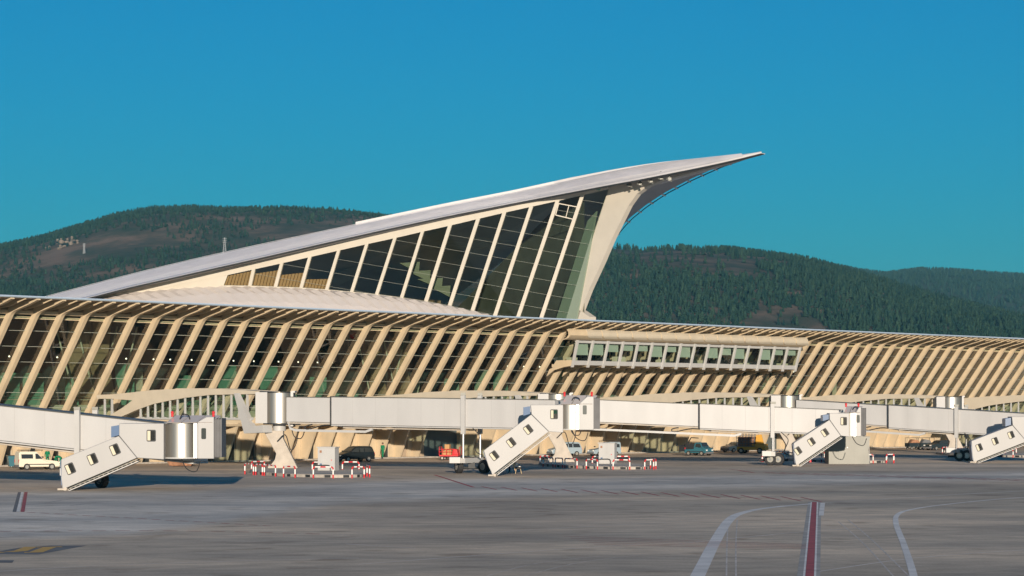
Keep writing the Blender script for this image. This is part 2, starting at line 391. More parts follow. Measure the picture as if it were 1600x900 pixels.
# pale rocks on the left hill
for i, (u, v, w) in enumerate([(88, 381, 10), (97, 378, 9), (104, 384, 12), (110, 375, 7), (117, 380, 8), (95, 388, 7), (75, 389, 6)]):
    best = min(np.linspace(.2, 1, 400), key=lambda k: abs(VH - (float(hL(np.array([float(u)]), np.array([k]))[2][0]) - HC) * F / (2600 + 1400 * k) - v))
    x, y, z = [float(q[0]) for q in hL(np.array([float(u)]), np.array([best]))]
    mb = MB(); rr = w * y / F
    for q in range(9):
        cx, cz = random.uniform(-rr, rr) * .7, random.uniform(-.5, .6) * rr
        mb.ball((cx, random.uniform(-2, 0), cz), rr * random.uniform(.18, .4), 3, rr * random.uniform(.12, .32), 6, 4)
    tag(mb.build('rock_outcrop', 'rock', loc=(x, y - 3, z)), ['leftmost pale rock', 'broad pale rock', 'largest pale rock', 'highest pale rock', 'pale rock right of the highest one', 'lowest pale rock', 'pale rock nearest the skyline'][i] + ' among the trees on the left hill', 'rocks', 'rock outcrops on the left hill')
def pylon(u, v, h, label):
    best = min(np.linspace(.2, 1, 400), key=lambda k: abs(VH - (float(hL(np.array([float(u)]), np.array([k]))[2][0]) - HC) * F / (2600 + 1400 * k) - v))
    x, y, z = [float(q[0]) for q in hL(np.array([float(u)]), np.array([best]))]
    h = h * y / F; t = thing('electricity_pylon', label, 'pylon', (x, y, z - 1))
    mb = MB(); w = h * .10
    for sx in (-1, 1):
        for sy in (-1, 1): mb.tube((sx * w, sy * w, 0), (sx * w * .15, sy * w * .15, h), .35, 4)
    mb.build('leg_frame', 'pylon', t)
    mb = MB()
    for k in range(8):
        z0, z1 = h * k / 8, h * (k + 1) / 8; w0, w1 = w * (1 - .85 * k / 8), w * (1 - .85 * (k + 1) / 8)
        for sy in (-1, 1):
            mb.tube((-w0, sy * w0, z0), (w1, sy * w1, z1), .2, 4); mb.tube((w0, sy * w0, z0), (-w1, sy * w1, z1), .2, 4)
    mb.build('bracing', 'pylon', t)
    mb = MB()
    for k in (.72, .84, .95): mb.tube((-h * .14, 0, h * k), (h * .14, 0, h * k), .3, 4)
    mb.build('crossarm', 'pylon', t)
pylon(131.5, 396, 17, 'grey lattice pylon on the left hill near the pale rocks')
pylon(351, 396, 26, 'grey lattice pylon on the left hill just above the sloping roof')

# ------------------------------------------------------------------ concourse wing
wing = thing('concourse_wing', 'long cream concourse wing with slanted ribs and dark glass along the apron', 'building', (AX, AY, 0), TH)
SP = 3.0; I0, I1 = -5, 70; S0, S1 = I0 * SP - 1.5, I1 * SP + 1.5
LEAN = .74
def tl(z, off=0.0):          # point on the leaning front, off = metres behind the rib's outer face
    return (2.1 + LEAN * (z - 4.3) - off * .804, z + off * .595)
outer = [tl(4.3), tl(8), tl(11.5), tl(14.2), (10.24, 15.3), (10.5, 15.58), (11.0, 15.80), (11.9, 16.0), (13.2, 16.32), (14.6, 16.74)]
inner = [tl(4.3, .64), tl(8, .64), tl(11.5, .64), tl(14.2, .64), (9.75, 15.65), (9.95, 16.05), (10.3, 16.36), (11.3, 16.56), (13.2, 16.76), (14.55, 16.88)]
mb = MB(); hw = .205
mb.solidstrip([L(-hw, t, z) for t, z in outer], [L(-hw, t, z) for t, z in inner], (2 * hw, 0, 0))
rib_me = mb.mesh('rib', 'cream', True)
mb = MB(); mb.solidstrip([L(-.06, t, z) for t, z in [(10.3, 15.95), (12.4, 16.22), (14.6, 16.76)]], [L(-.06, t, z) for t, z in [(10.3, 16.5), (12.4, 16.68), (14.5, 16.88)]], (.12, 0, 0))
blade_me = mb.mesh('soffit_blade', 'cream')
mb = MB(); mb.prism([L(-.13, -.8, 0.0), L(-.13, .05, 0.0), L(-.13, 1.9, 4.02), L(-.13, -.8, 4.02)], (.26, 0, 0))
fin_me = mb.mesh('fin', 'cream')
mb = MB(); mb.box(-.85, -.14, .8, 1.3, 0, 4.03); pier_me = mb.mesh('pier', 'cream')
mb = MB(); mb.box(.14, 2.14, 1.05, 1.12, 0.05, 3.5); door_me = mb.mesh('glass_door', 'door_dark')
mb = MB()
for x in (.16, 1.12, 2.06): mb.box(x, x + .07, 1.0, 1.06, 0.05, 3.5)
mb.box(.16, 2.13, 1.0, 1.06, 3.45, 3.56); mb.box(.16, 2.13, 1.0, 1.06, 2.3, 2.36)
dframe_me = mb.mesh('door_frame', 'cream_light')
mb = MB(); mb.box(.14, 2.14, 1.0, 1.1, 0, 4.02); wallp_me = mb.mesh('wall_panel', 'soffit')
mb = MB(); mb.box(.14, 2.14, .98, 1.12, 3.5, 4.02); lintel_me = mb.mesh('lintel', 'cream')
OPEN = set(i for i in range(I0, I1 + 1) if (s_from(655, 0) < i * SP < s_from(728, 0)) or (s_from(1197, 0) < i * SP < s_from(1222, 0)))
zrows = [4.6, 5.85, 7.4, 8.95, 10.5, 12.05, 13.6, 14.95]
pane_me = []
for a, bz in zip(zrows[:-1], zrows[1:]):
    mb = MB(); p = [L(.28, *tl(a, .58)), L(2.72, *tl(a, .58)), L(2.72, *tl(bz, .58)), L(.28, *tl(bz, .58))]
    mb.add(p, [(0, 1, 2, 3)]); pane_me.append(mb.mesh('window_pane', 'glass_wing'))
rest = MB(); npane = 0
for i in range(I0, I1 + 1):
    s = i * SP
    inst('rib', rib_me, wing, (s, 0, 0)); inst('soffit_blade', blade_me, wing, (s + 1.5, 0, 0))
    if i not in OPEN:
        inst('fin', fin_me, wing, (s, 0, 0)); inst('pier', pier_me, wing, (s, 0, 0))
        if random.random() < .62:
            d_ = inst('glass_door', door_me, wing, (s, 0, 0)); inst('door_frame', dframe_me, d_); inst('lintel', lintel_me, wing, (s, 0, 0))
        else: inst('wall_panel', wallp_me, wing, (s, 0, 0))
    if i == I1: continue
    for k, pm in enumerate(pane_me):
        if 0 <= i + 4 and npane < 295:
            inst('window_pane', pm, wing, (s, 0, 0), rot=(0, 0, random.uniform(-.002, .002))); npane += 1
        else:
            a, bz = zrows[k], zrows[k + 1]
            rest.add([L(s + .28, *tl(a, .58)), L(s + 2.72, *tl(a, .58)), L(s + 2.72, *tl(bz, .58)), L(s + .28, *tl(bz, .58))], [(0, 1, 2, 3)])
o = rest.build('distant_window_panes', 'glass_wing', wing); o['kind'] = 'stuff'
for z in zrows[1:-1]:
    t, zz = tl(z, .54); mb = MB(); mb.box(S0, S1, -t - .05, -t + .05, zz - .022, zz + .022); mb.build('transom', 'bar', wing)
t, zz = 9.68, 15.72; MB().box(S0, S1, -t - .28, -t + .25, zz - .2, zz + .2).build('eaves_beam', 'cream', wing, bevel=.06)
t, zz = 9.25, 15.2; MB().box(S0, S1, -t - .16, -t + .2, zz - .12, zz + .12).build('head_beam', 'cream', wing)
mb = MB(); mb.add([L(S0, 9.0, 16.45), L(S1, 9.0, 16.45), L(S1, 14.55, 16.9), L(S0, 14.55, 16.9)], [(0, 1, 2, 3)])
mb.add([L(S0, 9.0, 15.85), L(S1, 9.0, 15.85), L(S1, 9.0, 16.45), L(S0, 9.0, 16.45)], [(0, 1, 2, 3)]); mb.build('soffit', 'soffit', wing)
MB().prism([L(S0, 14.55, 16.88), L(S0, 14.72, 16.9), L(S0, 14.82, 17.0), L(S0, 14.75, 17.1), L(S0, 14.3, 17.12), L(S0, 14.3, 16.9)], (S1 - S0, 0, 0)).build('roof_edge', 'roof_edge', wing)
MB().box(S0, S1, -14.3, 18, 16.93, 17.08).build('roof', 'roof_white', wing)
MB().prism([L(S0, -1.4, 4.05), L(S0, 1.95, 4.05), L(S0, 2.12, 4.3), L(S0, 2.12, 4.62), L(S0, -1.4, 4.62)], (S1 - S0, 0, 0)).build('deck_beam', 'cream', wing)
MB().box(S0, S1, 1.3, 1.6, 0, 4.05).build('rear_wall', 'shutter', wing)
mb = MB()
for s in sorted(OPEN): mb.box(s - .85, s + 2.14, 1.12, 1.25, 0.02, 4.03)
mb.build('roller_shutter', 'shutter', wing)
MB().box(S0, S1, -.6, 2, 0, .14).build('kerb', 'concrete_kerb', wing)
wing.scale = (1, 1, .966)
# inside the wing
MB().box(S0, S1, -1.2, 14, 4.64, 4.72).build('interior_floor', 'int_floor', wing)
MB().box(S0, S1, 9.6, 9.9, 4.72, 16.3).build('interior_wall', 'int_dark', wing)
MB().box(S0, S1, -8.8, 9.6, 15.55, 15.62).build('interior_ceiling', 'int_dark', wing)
mb = MB(); mb.box(-1.3, 1.3, 4.6, 4.7, 4.72, 9.9); part_me = mb.mesh('partition', 'int_green')
mb = MB(); mb.box(-.5, .5, 4.6, 4.7, 4.72, 10.2); part2_me = mb.mesh('partition', 'int_cream')
mb = MB(); mb.box(-.45, .45, -1.7, -1.2, 5.85, 7.0); dark_block_me = mb.mesh('dark_block', 'dark')  # dark block added for the dark reflected gap low in each bay
mb = MB(); mb.ball((0, 0, 0), .09, nu=8, nv=5); lamp_me = mb.mesh('ceiling_lamp', 'lamp')
MB().box(S0, S1, -1.5, -.9, 4.9, 6.45).build('balustrade', 'int_cream', wing)
mb = MB()
for z in (7.0, 7.35): mb.tube((S0, -2.2, z), (S1, -2.2, z), .035, 6)
mb.build('handrail', 'int_cream', wing)
for i in range(I0, 52):
    s = i * SP + 1.5
    q = random.random()
    if q < .9: inst('partition', part_me if q < .66 else part2_me, wing, (s, random.uniform(-.5, 1.5), 0), scale=(1, 1, random.choice((.8, 1, 1.12))))
    if random.random() < .8: inst('dark_block', dark_block_me, wing, (s + random.uniform(-.3, .3), 0, 0))
    inst('ceiling_lamp', lamp_me, wing, (s + random.choice((0, 0, .7)), .5, 11.55))
def pylon_in(u):
    s = s_from(u, 1.5); mb = MB()
    a = [L(s - .5, 1.6, 4.7), L(s - .8, 1.2, 8.0), L(s - 1.6, .5, 11.5), L(s - 1.0, 0, 15.5)]
    bq = [L(s + .5, 1.6, 4.7), L(s + .8, 1.2, 8.0), L(s + .5, .5, 11.5), L(s + 1.4, 0, 15.5)]
    mb.solidstrip(a, bq, (0, .8, 0)); mb.build('interior_pylon', 'int_brown', wing)
    mb = MB(); mb.tube(L(s - 1.2, 1.0, 6), L(s - 4, 1, 15), .09); mb.tube(L(s + 1.2, 1, 6), L(s + 4, 1, 15), .09); mb.build('interior_brace', 'int_cream', wing)
for u in (140, 172, 600, 640): pylon_in(u)

# projecting lounge box on the wing
b1 = s_from(896, 10.5); b2 = s_from(1244, 10.5); NB = 16; bs = (b2 - b1) / NB
def bt(z): return 10.4 + .27 * (z - 11.3)
MB().prism([L(b1, 7.0, 10.95), L(b1, 10.3, 11.2), L(b1, 10.3, 11.32), L(b1, 7.0, 11.32)], (b2 - b1, 0, 0)).build('lounge_floor', 'cream', wing)
MB().prism([L(b1, bt(11.2), 11.2), L(b1, bt(11.75), 11.75), L(b1, bt(11.75) - .15, 11.75), L(b1, bt(11.2) - .15, 11.2)], (b2 - b1, 0, 0)).build('lounge_sill', 'white', wing)
MB().prism([L(b1, bt(13.95), 13.95), L(b1, bt(14.25), 14.25), L(b1, bt(14.25) - .5, 14.25), L(b1, bt(13.95) - .3, 13.95)], (b2 - b1, 0, 0)).build('lounge_head', 'white', wing)
mb = MB(); w = .15
mb.hexa([L(-w, bt(11) + .12, 10.9), L(w, bt(11) + .12, 10.9), L(w, bt(11) - .15, 10.9), L(-w, bt(11) - .15, 10.9),
         L(-w, bt(14.3) + .12, 14.3), L(w, bt(14.3) + .12, 14.3), L(w, bt(14.3) - .15, 14.3), L(-w, bt(14.3) - .15, 14.3)]); mul_me = mb.mesh('mullion', 'white')
mb = MB(); mb.add([L(.2, bt(11.75) - .06, 11.75), L(bs - .2, bt(11.75) - .06, 11.75), L(bs - .2, bt(13.95) - .06, 13.95), L(.2, bt(13.95) - .06, 13.95)], [(0, 1, 2, 3)])
bpane_me = mb.mesh('window_pane', 'glass_box')
for i in range(NB + 1):
    inst('mullion', mul_me, wing, (b1 + i * bs, 0, 0))
    if i < NB:
        inst('window_pane', bpane_me, wing, (b1 + i * bs, 0, 0))
        h = random.choice((1.45, 1.5, 1.5, 1.0, 1.55, 0, 0.8))
        if h: MB().box(.22, bs - .22, -bt(13.9) + .55, -bt(13.9) + .6, 13.95 - h, 13.95).build('blind', 'blind', wing, loc=(b1 + i * bs, 0, 0))
        mb = MB(); mb.box(.4, random.uniform(1, bs - .4), -9.7, -9.0, 11.32, random.uniform(11.9, 12.5)); mb.build('lounge_furniture', 'dark' if i % 3 else 'int_cream', wing, loc=(b1 + i * bs, 0, 0))
MB().box(b1, b2, -7.5, -7.4, 11.32, 14.2).build('lounge_rear_wall', 'int_dark', wing)
for sx, nm in ((b1 - .02, 'lounge_side_pane'), (b2 + .02, 'lounge_side_pane')):
    MB().add([L(sx, bt(11.8) - .2, 11.8), L(sx, 7.8, 11.8), L(sx, 9.3, 13.95), L(sx, bt(13.95) - .2, 13.95)], [(0, 1, 2, 3)]).build(nm, 'glass_box', wing)
    MB().prism([L(sx - .06, bt(11.2) - .15, 11.2), L(sx - .06, 7.1, 10.9), L(sx - .06, 7.8, 11.8), L(sx - .06, bt(11.8) - .15, 11.8)], (.1, 0, 0)).build('lounge_side_apron', 'cream', wing)
mb = MB(); mb.solidstrip([L(-.09, 6.2, 9.8), L(-.09, 7.4, 10.55), L(-.09, 9.1, 10.95), L(-.09, 10.5, 11.12)], [L(-.09, 6.7, 10.7), L(-.09, 7.6, 11.0), L(-.09, 9.1, 11.18), L(-.09, 10.5, 11.22)], (.18, 0, 0))
brk_me = mb.mesh('bracket', 'cream')
for i in range(NB + 1): inst('bracket', brk_me, wing, (b1 + i * bs, 0, 0))
# swelling canopy above the lounge windows: one scalloped shell per bay
def prof(q): return [(11.1, 14.3), (11.75, 14.5), (12.1, 14.85), (12.1, 15.25), (11.8, 15.65), (11.0, 16.1)]
mb = MB(); P = prof(0)
mb.solidstrip([L(b1 - 2.4, t, z) for t, z in P], [L(b2 + .4, t, z) for t, z in P], (0, .35, 0)); mb.build('canopy_shell', 'cream', wing, smooth=True)
mb = MB(); n = 9; A = []; B = []
for k in range(n + 1):
    q = k / n; z = 14.55 + 1.2 * q
    t = float(np.interp(z, [p[1] for p in P], [p[0] for p in P])) + .09
    A.append(L(.25 + 1.2 * (1 - math.sqrt(max(0, 1 - (1 - q) ** 2))) + .9 * q * .6, t, z)); B.append(L(bs + .05 + .9 * q * .6 + 1.0 * (1 - math.sqrt(max(0, 1 - (1 - q) ** 2))), t, z))
mb.solidstrip(A, B, (0, .1, 0)); scal_me = mb.mesh('canopy_scallop', 'cream_light', True)
for i in range(NB): inst('canopy_scallop', scal_me, wing, (b1 + i * bs, 0, 0))

for o in wing.children:
    n_ = o.name.split('.')[0]
    if n_.startswith('lounge') or n_ in ('mullion', 'blind', 'bracket', 'canopy_shell', 'canopy_scallop') or o.data == bpane_me: o.location.z += .38
# ------------------------------------------------------------------ rotunda positions and gangways from the wing
ROT = [(-30.0, 34.0), (8.0, 33.0), (45.5, 35.0), (84.5, 36.5), (123.0, 34.5), (162.0, 35.0)]
SV = 6.5                                     # the gangway side that was measured
def gp(u, v): t = t_from(u, SV); return t, z_at(v, fac(SV, t))
TREF = 31.0
beam_top = [gp(150, 617), gp(175, 616), gp(205, 613), gp(235, 609.5), gp(270, 607.8), (19.5, 7.82), (24, 7.80), (28, 7.66), (31, 7.5)]
beam_bot = [gp(150, 623), gp(175, 623.2), gp(205, 625.5), gp(213, 640), gp(238, 631), gp(262, 625.8), gp(288, 621.3), gp(325, 617), (31, 7.22)]
foot_up = [gp(206, 625.6), gp(192, 635.6), gp(169, 650)]
foot_lo = [gp(213, 640), gp(188, 651), gp(178, 657)]
arch_top = lambda t: float(np.interp(t, [p[0] for p in beam_bot[3:]], [p[1] for p in beam_bot[3:]]))
beam_me = None
def gangway_meshes():
    T = [p[0] for p in beam_top]; Z = [p[1] for p in beam_top]
    low = [beam_bot[0], beam_bot[1], beam_bot[2]] + foot_up[1:] + foot_lo[::-1][:2] + beam_bot[3:]
    poly = beam_top + low[::-1]
    mb = MB(); mb.prism([L(0, t, z) for t, z in poly], (.45, 0, 0)); side = mb.mesh('arch_beam', 'cream_light')
    posts = []; t = 8.3
    while t < 30.6:
        ttop = 7.3
        if t > gp(213, 640)[0]: ttop = arch_top(t) + .05
        elif t > gp(180, 650)[0]: ttop = None
        else: ttop = gp(150, 623)[1] + .05
        if ttop and ttop - 4.95 > .15: posts.append((t, ttop))
        t += 1.12
    return side, posts
side_me, POSTS = gangway_meshes()
mb = MB(); mb.hexa([L(.1, -.10, 0), L(.28, -.10, 0), L(.28, .14, 0), L(.1, .14, 0), L(.1, -.06, 1), L(.28, -.06, 1), L(.28, .08, 1), L(.1, .08, 1)]); post_me = mb.mesh('post', 'white')
mb = MB(); mb.box(0, .5, -.55, -.1, 0, .09); foot_me = mb.mesh('post_foot', 'white')
GL = ['arched cream gangway beside the leftmost steel rotunda', 'arched cream gangway behind the second jet bridge, reaching the rotunda behind its cab',
      'arched cream gangway with white posts left of the third rotunda', 'arched cream gangway with white posts left of the rightmost rotunda', 'arched cream gangway cut by the right edge of the picture']
for gi, (s0, t0) in enumerate(ROT[1:]):
    g = thing('gangway', GL[gi], 'gangway', fac(s0 - 1.5, 0), TH, 'gangways from the wing to the rotundas'); k = (t0 - 1.6) / TREF
    inst('arch_beam', side_me, g, scale=(1, k, 1)); inst('arch_beam', side_me, g, (2.6, 0, 0), scale=(1, k, 1))
    gt, zz = 0, 4.95
    mb = MB(); mb.box(-.1, 3.2, -30.8 * k, -1.5, 4.5, 4.9); mb.build('floor_beam', 'cream', g)
    mb = MB(); mb.box(-.25, -.1, -30.8 * k, -3.0, 4.78, 4.93); mb.build('floor_edge', 'white', g)
    tops = beam_top
    mb = MB(); mb.strip([L(.3, t * k, z - .04) for t, z in tops], [L(2.8, t * k, z - .04) for t, z in tops]); mb.build('gangway_roof', 'cream_light', g)
    for t, zt in POSTS:
        o = inst('post', post_me, g, L(0, t * k, 4.93), scale=(1, 1, zt - 4.93)); inst('post_foot', foot_me, o, (0, 0, 0), scale=(1, 1, 1 / (zt - 4.93)))
    for (ta, za), (tb, zb) in zip(POSTS[:-1], POSTS[1:]):
        if tb - ta < 1.3:
            MB().add([L(.2, ta * k + .1, 4.95), L(.2, tb * k - .1, 4.95), L(.2, tb * k - .1, zb), L(.2, ta * k + .1, za)], [(0, 1, 2, 3)]).build('window_pane', 'glass_wing', g)
    mb = MB()
    for t in range(12, 29, 4): mb.tube(L(2.5, t * k, 4.9), L(2.5, (t + 3) * k, 7.2), .07, 6)
    mb.build('inner_brace', 'int_cream', g)
    # white raking strut to the column head
    mb = MB(); A = [L(-.35, 28.6 * k, 7.25), L(-.35, 30.6 * k, 3.75)]
    mb.hexa([L(-.45, 28.4 * k, 7.3), L(-.1, 28.4 * k, 7.3), L(-.1, 28.9 * k, 7.3), L(-.45, 28.9 * k, 7.3), L(-.6, 30.0 * k, 3.5), L(.1, 30.0 * k, 3.5), L(.1, 31.2 * k, 3.75), L(-.6, 31.2 * k, 3.75)][::-1])
    mb.hexa([L(-.6, 30.0 * k, 3.5), L(-.6, 32.6 * k, 3.6), L(.6, 32.6 * k, 3.6), L(.6, 30.0 * k, 3.5), L(-.6, 30.2 * k, 4.1), L(-.6, 32.6 * k, 4.3), L(.6, 32.6 * k, 4.3), L(.6, 30.2 * k, 4.1)])
    mb.build('raking_strut', 'white', g)

# ------------------------------------------------------------------ terminal hall (soaring roof behind the wing)
SA = s_from(895, -12.0); TT = t_from(1190, SA)
hall = thing('terminal_hall', 'terminal hall with pointed silver roof soaring above a tall fan of glass', 'building', fac(SA, -12.0), 0)
HO = Vector(hall.location)
def hl(p): return Vector(p) - HO
P0 = fac(SA, -12.0, 18.5); E1 = (fac(SA - 26, -62.0) - fac(SA, -12.0)); E2 = (fac(0, .41, 1.0) - fac(0, 0, 0.0))
WN = E1.cross(E2).normalized()
if WN.y > 0: WN = -WN
def wallpt(u, v, off=0.0):
    d = Vector(((u - 800) / F, 1.0, (VH - v) / F)); o_ = Vector((0, 0, HC)); return o_ + d * ((P0 + WN * off - o_).dot(WN) / d.dot(WN))
def weave(t): return .45 * (TT - t)
def solve_t(u, f):
    a, b_ = -140.0, TT + 5
    g = lambda t: (lambda p: 800 + F * p[0] / p[1] - u)(fac(SA + f(t), t))
    for _ in range(60):
        m_ = (a + b_) / 2
        if g(m_) < 0: a = m_
        else: b_ = m_
    return m_
def onplan(u, v, f): t = solve_t(u, f); p = fac(SA + f(t), t); p.z = z_at(v, p); return p
def smooth_pts(pts, step):
    us = [p[0] for p in pts]; out = []
    u = us[0]
    while u < us[-1]: out.append((u, float(np.interp(u, us, [p[1] for p in pts])))); u += step
    out.append(pts[-1]); return out
eave_px = [(125, 468), (140, 464.5), (200, 449), (300, 426.5), (400, 404), (500, 381), (600, 358.5), (700, 337), (800, 317.5), (900, 298.5), (950, 289), (1000, 280), (1050, 270), (1100, 260), (1150, 249), (1190, 239)]
crest_px = [(60, 467), (75, 463), (200, 430), (300, 406), (400, 384), (548, 353), (700, 321.5), (800, 302.3), (900, 280.5), (950, 270), (1000, 260.5), (1050, 253), (1100, 248.2), (1150, 243), (1190, 238.4)]
NR = 40
def resample(pts3):
    d = [0]
    for a, b_ in zip(pts3[:-1], pts3[1:]): d.append(d[-1] + (Vector(b_) - Vector(a)).length)
    q = np.linspace(0, d[-1], NR); arr = np.array([list(p) for p in pts3])
    return [Vector([float(np.interp(x, d, arr[:, k])) for k in range(3)]) for x in q]
fe = lambda t: -max(.15 * (TT - t), .52 * (-7.3 - t) + 1.3)
fc = lambda t: -.27 * max(0, -15 - t)
EAVE = resample([onplan(u, v, fe) for u, v in smooth_pts(eave_px, 12)])
CREST = resample([onplan(u, v, fc) for u, v in smooth_pts(crest_px, 12)])
def mirror(p):
    s, t = st(p); q = fac(2 * SA - s, t); q.z = p.z; return q
EAVR = [mirror(p) for p in EAVE]; CRER = [mirror(p) for p in CREST]
def lerp(A, B, k, lift=0.0): return [a.lerp(b_, k) + Vector((0, 0, lift)) for a, b_ in zip(A, B)]
def strip_part(name, A, B, m_, down=.12):
    mb = MB(); mb.solidstrip([hl(p) for p in A], [hl(p) for p in B], (0, 0, -down)); return mb.build(name, m_, hall, smooth=True)
bul = [0, .30, .36, .80, 1.0]; lift = [0, .15, .17, .12, 0]
for (ka, kb, la, lb, m_) in ((0, .34, 0, .16, 'roof_white'), (.34, .82, .16, .12, 'roof_silver'), (.82, 1, .12, 0, 'roof_white')):
    o = strip_part('roof_plate', lerp(EAVE, CREST, ka, la), lerp(EAVE, CREST, kb, lb), m_)
    strip_part('roof_plate', lerp(EAVR, CRER, kb, lb), lerp(EAVR, CRER, ka, la), m_)
# fine standing seams running up the long slope
seam = MB()
for k in np.linspace(.06, .94, 12):
    A = lerp(EAVE, CREST, k, .19)
    for a, b_ in zip(A[:-2], A[1:-1]): seam.tube(hl(a), hl(b_), .035, 4, cap=False)
o = seam.build('standing_seam', 'roof_silver', hall); 
strip_part('roof_crown', CREST, CRER, 'roof_white')
i0 = min(range(NR), key=lambda i: abs(800 + F * CREST[i].x / CREST[i].y - 552))
A = CREST[i0:NR - 1]; mb = MB(); mb.solidstrip([hl(p + Vector((0, 0, -.05))) for p in A], [hl(p + Vector((0, 0, .42 * min(1, (len(A) - 1 - i) / 9)))) for i, p in enumerate(A)], hl(fac(SA + .9, -12)) ); mb.build('ridge_cap', 'roof_white', hall)
mb = MB()
for a, b_ in zip(EAVE[:-1], EAVE[1:]): mb.tube(hl(a + Vector((0, 0, -.16))), hl(b_ + Vector((0, 0, -.16))), .13, 6)
mb.build('eave_gutter', 'dark', hall)
# side wall: frame, mullions, panes
top_px = [(150, 466), (200, 458), (260, 449), (350, 431), (396, 421), (440, 411.5), (484, 401.7), (529, 391.5), (573, 381.5), (617, 372), (660, 362), (703, 352.5), (747, 342), (788, 332.3), (830, 323), (871, 314), (910, 305), (951, 295.5)]
sill_px = [(140, 466.5), (205, 456.5), (260, 451.5), (300, 448.5), (350, 447), (390, 447.5), (430, 449), (470, 450.5), (510, 453.5), (549, 457), (588, 461), (627, 466), (665, 472), (702, 479), (737, 487), (774, 497), (810, 508), (845, 519), (884, 530)]
mull = [((355, 430), (349, 447)), ((396, 421), (390, 447.5)), ((440, 411.5), (430, 449)), ((484, 401.7), (470, 450.5)), ((529, 391.5), (510, 453.5)), ((573, 381.5), (549, 457)), ((617, 372), (588, 461)),
        ((660, 362), (627, 466)), ((703, 352.5), (665, 472)), ((747, 342), (702, 479)), ((788, 332.3), (737.5, 487)), ((830, 323), (772, 497)), ((871, 314), (805, 508)), ((910, 305), (838, 519)), ((951, 295.5), (874, 530))]
th = WN * -.5
A = [wallpt(u, v - (12.5 if u < 750 else 12.5 - (u - 750) / 45) * (1 if u > 330 else 1 - (330 - u) / 300)) for u, v in top_px]; B = [wallpt(u, v) for u, v in top_px]
mb = MB(); mb.solidstrip([hl(p) for p in A], [hl(p) for p in B], th); mb.build('wall_head', 'warm_white', hall)
left = [(140, 466.5), (205, 456.5), (260, 451.5), (300, 448.5), (349, 447), (355, 430), (260, 449 - .6), (200, 458 - .6)]
mb = MB(); mb.prism([hl(wallpt(u, v, -.05)) for u, v in [(140, 466.5), (205, 456.5), (260, 451.5), (300, 448.5), (349, 447), (356, 429)]], th); mb.build('wall_end', 'warm_white', hall)
mb = MB(); mb.solidstrip([hl(wallpt(u, v - 1, .1)) for u, v in sill_px], [hl(wallpt(u, v + 1.5, .1)) for u, v in sill_px], th); mb.build('wall_sill', 'warm_white', hall)
for (a, b_) in mull[1:-1]:
    w0 = 2.6 if a[0] < 700 else 3.0
    mb = MB(); mb.prism([hl(wallpt(a[0] - w0, a[1], .18)), hl(wallpt(a[0] + w0, a[1] - 1, .18)), hl(wallpt(b_[0] + w0, b_[1], .18)), hl(wallpt(b_[0] - w0, b_[1], .18))], th); mb.build('mullion', 'warm_white', hall)
def lp(a, b_, k): return (a[0] + (b_[0] - a[0]) * k, a[1] + (b_[1] - a[1]) * k)
for m0, m1 in zip(mull[:-1], mull[1:]):
    SLP = .17; fcn = lambda q: q[1] - SLP * q[0]
    def kon(m_, c): return max(0.0, min(1.0, (c - fcn(m_[1])) / (fcn(m_[0]) - fcn(m_[1]))))
    chi = max(fcn(m0[1]), fcn(m1[1])); clo = min(fcn(m0[0]), fcn(m1[0])); c0 = math.ceil(chi / 22.5) * 22.5
    while c0 > clo:
        ka0, kb0, ka1, kb1 = kon(m0, c0), kon(m1, c0), kon(m0, c0 - 22.5), kon(m1, c0 - 22.5)
        if ka1 - ka0 > 1e-4 or kb1 - kb0 > 1e-4:
            p = [wallpt(*lp(m0[1], m0[0], ka0), -.1), wallpt(*lp(m1[1], m1[0], kb0), -.1), wallpt(*lp(m1[1], m1[0], kb1), -.1), wallpt(*lp(m0[1], m0[0], ka1), -.1)]
            if (p[0] - p[3]).length < 1e-4: p = p[:3]
            elif (p[1] - p[2]).length < 1e-4: p = [p[0], p[1], p[3]]
            MB().add([hl(x) for x in p], [tuple(range(len(p)))]).build('window_pane', 'glass_hall', hall)
            if 0 < ka0 < 1 and 0 < kb0 < 1: MB().tube(hl(p[0] + WN * .06), hl(p[1] + WN * .06), .016, 4).build('glazing_bar', 'bar', hall)
        c0 -= 22.5
for bi, frac in ((0, .92), (1, .72), (2, .5), (3, .28)):  # added tan slats imitate the corrugated roof's reflection in the lower-left panes
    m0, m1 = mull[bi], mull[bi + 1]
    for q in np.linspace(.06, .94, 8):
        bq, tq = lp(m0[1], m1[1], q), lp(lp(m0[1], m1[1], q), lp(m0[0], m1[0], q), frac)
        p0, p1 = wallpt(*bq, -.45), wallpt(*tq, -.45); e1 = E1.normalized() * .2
        mb = MB(); mb.hexa([hl(p0 - e1), hl(p0 + e1), hl(p0 + e1 - WN * .35), hl(p0 - e1 - WN * .35), hl(p1 - e1), hl(p1 + e1), hl(p1 + e1 - WN * .35), hl(p1 - e1 - WN * .35)]); mb.build('reflection_slat', 'reflection_slat', hall)
# small opening vent frame near the mast
v0 = [(873, 318), (905, 324), (897, 343), (868, 336)]
mb = MB()
for a, b_ in zip(v0, v0[1:] + v0[:1]): mb.tube(hl(wallpt(*a, .1)), hl(wallpt(*b_, .1)), .09, 4)
mb.tube(hl(wallpt(889, 321, .1)), hl(wallpt(884, 340, .1)), .07, 4); mb.build('vent_frame', 'warm_white', hall)
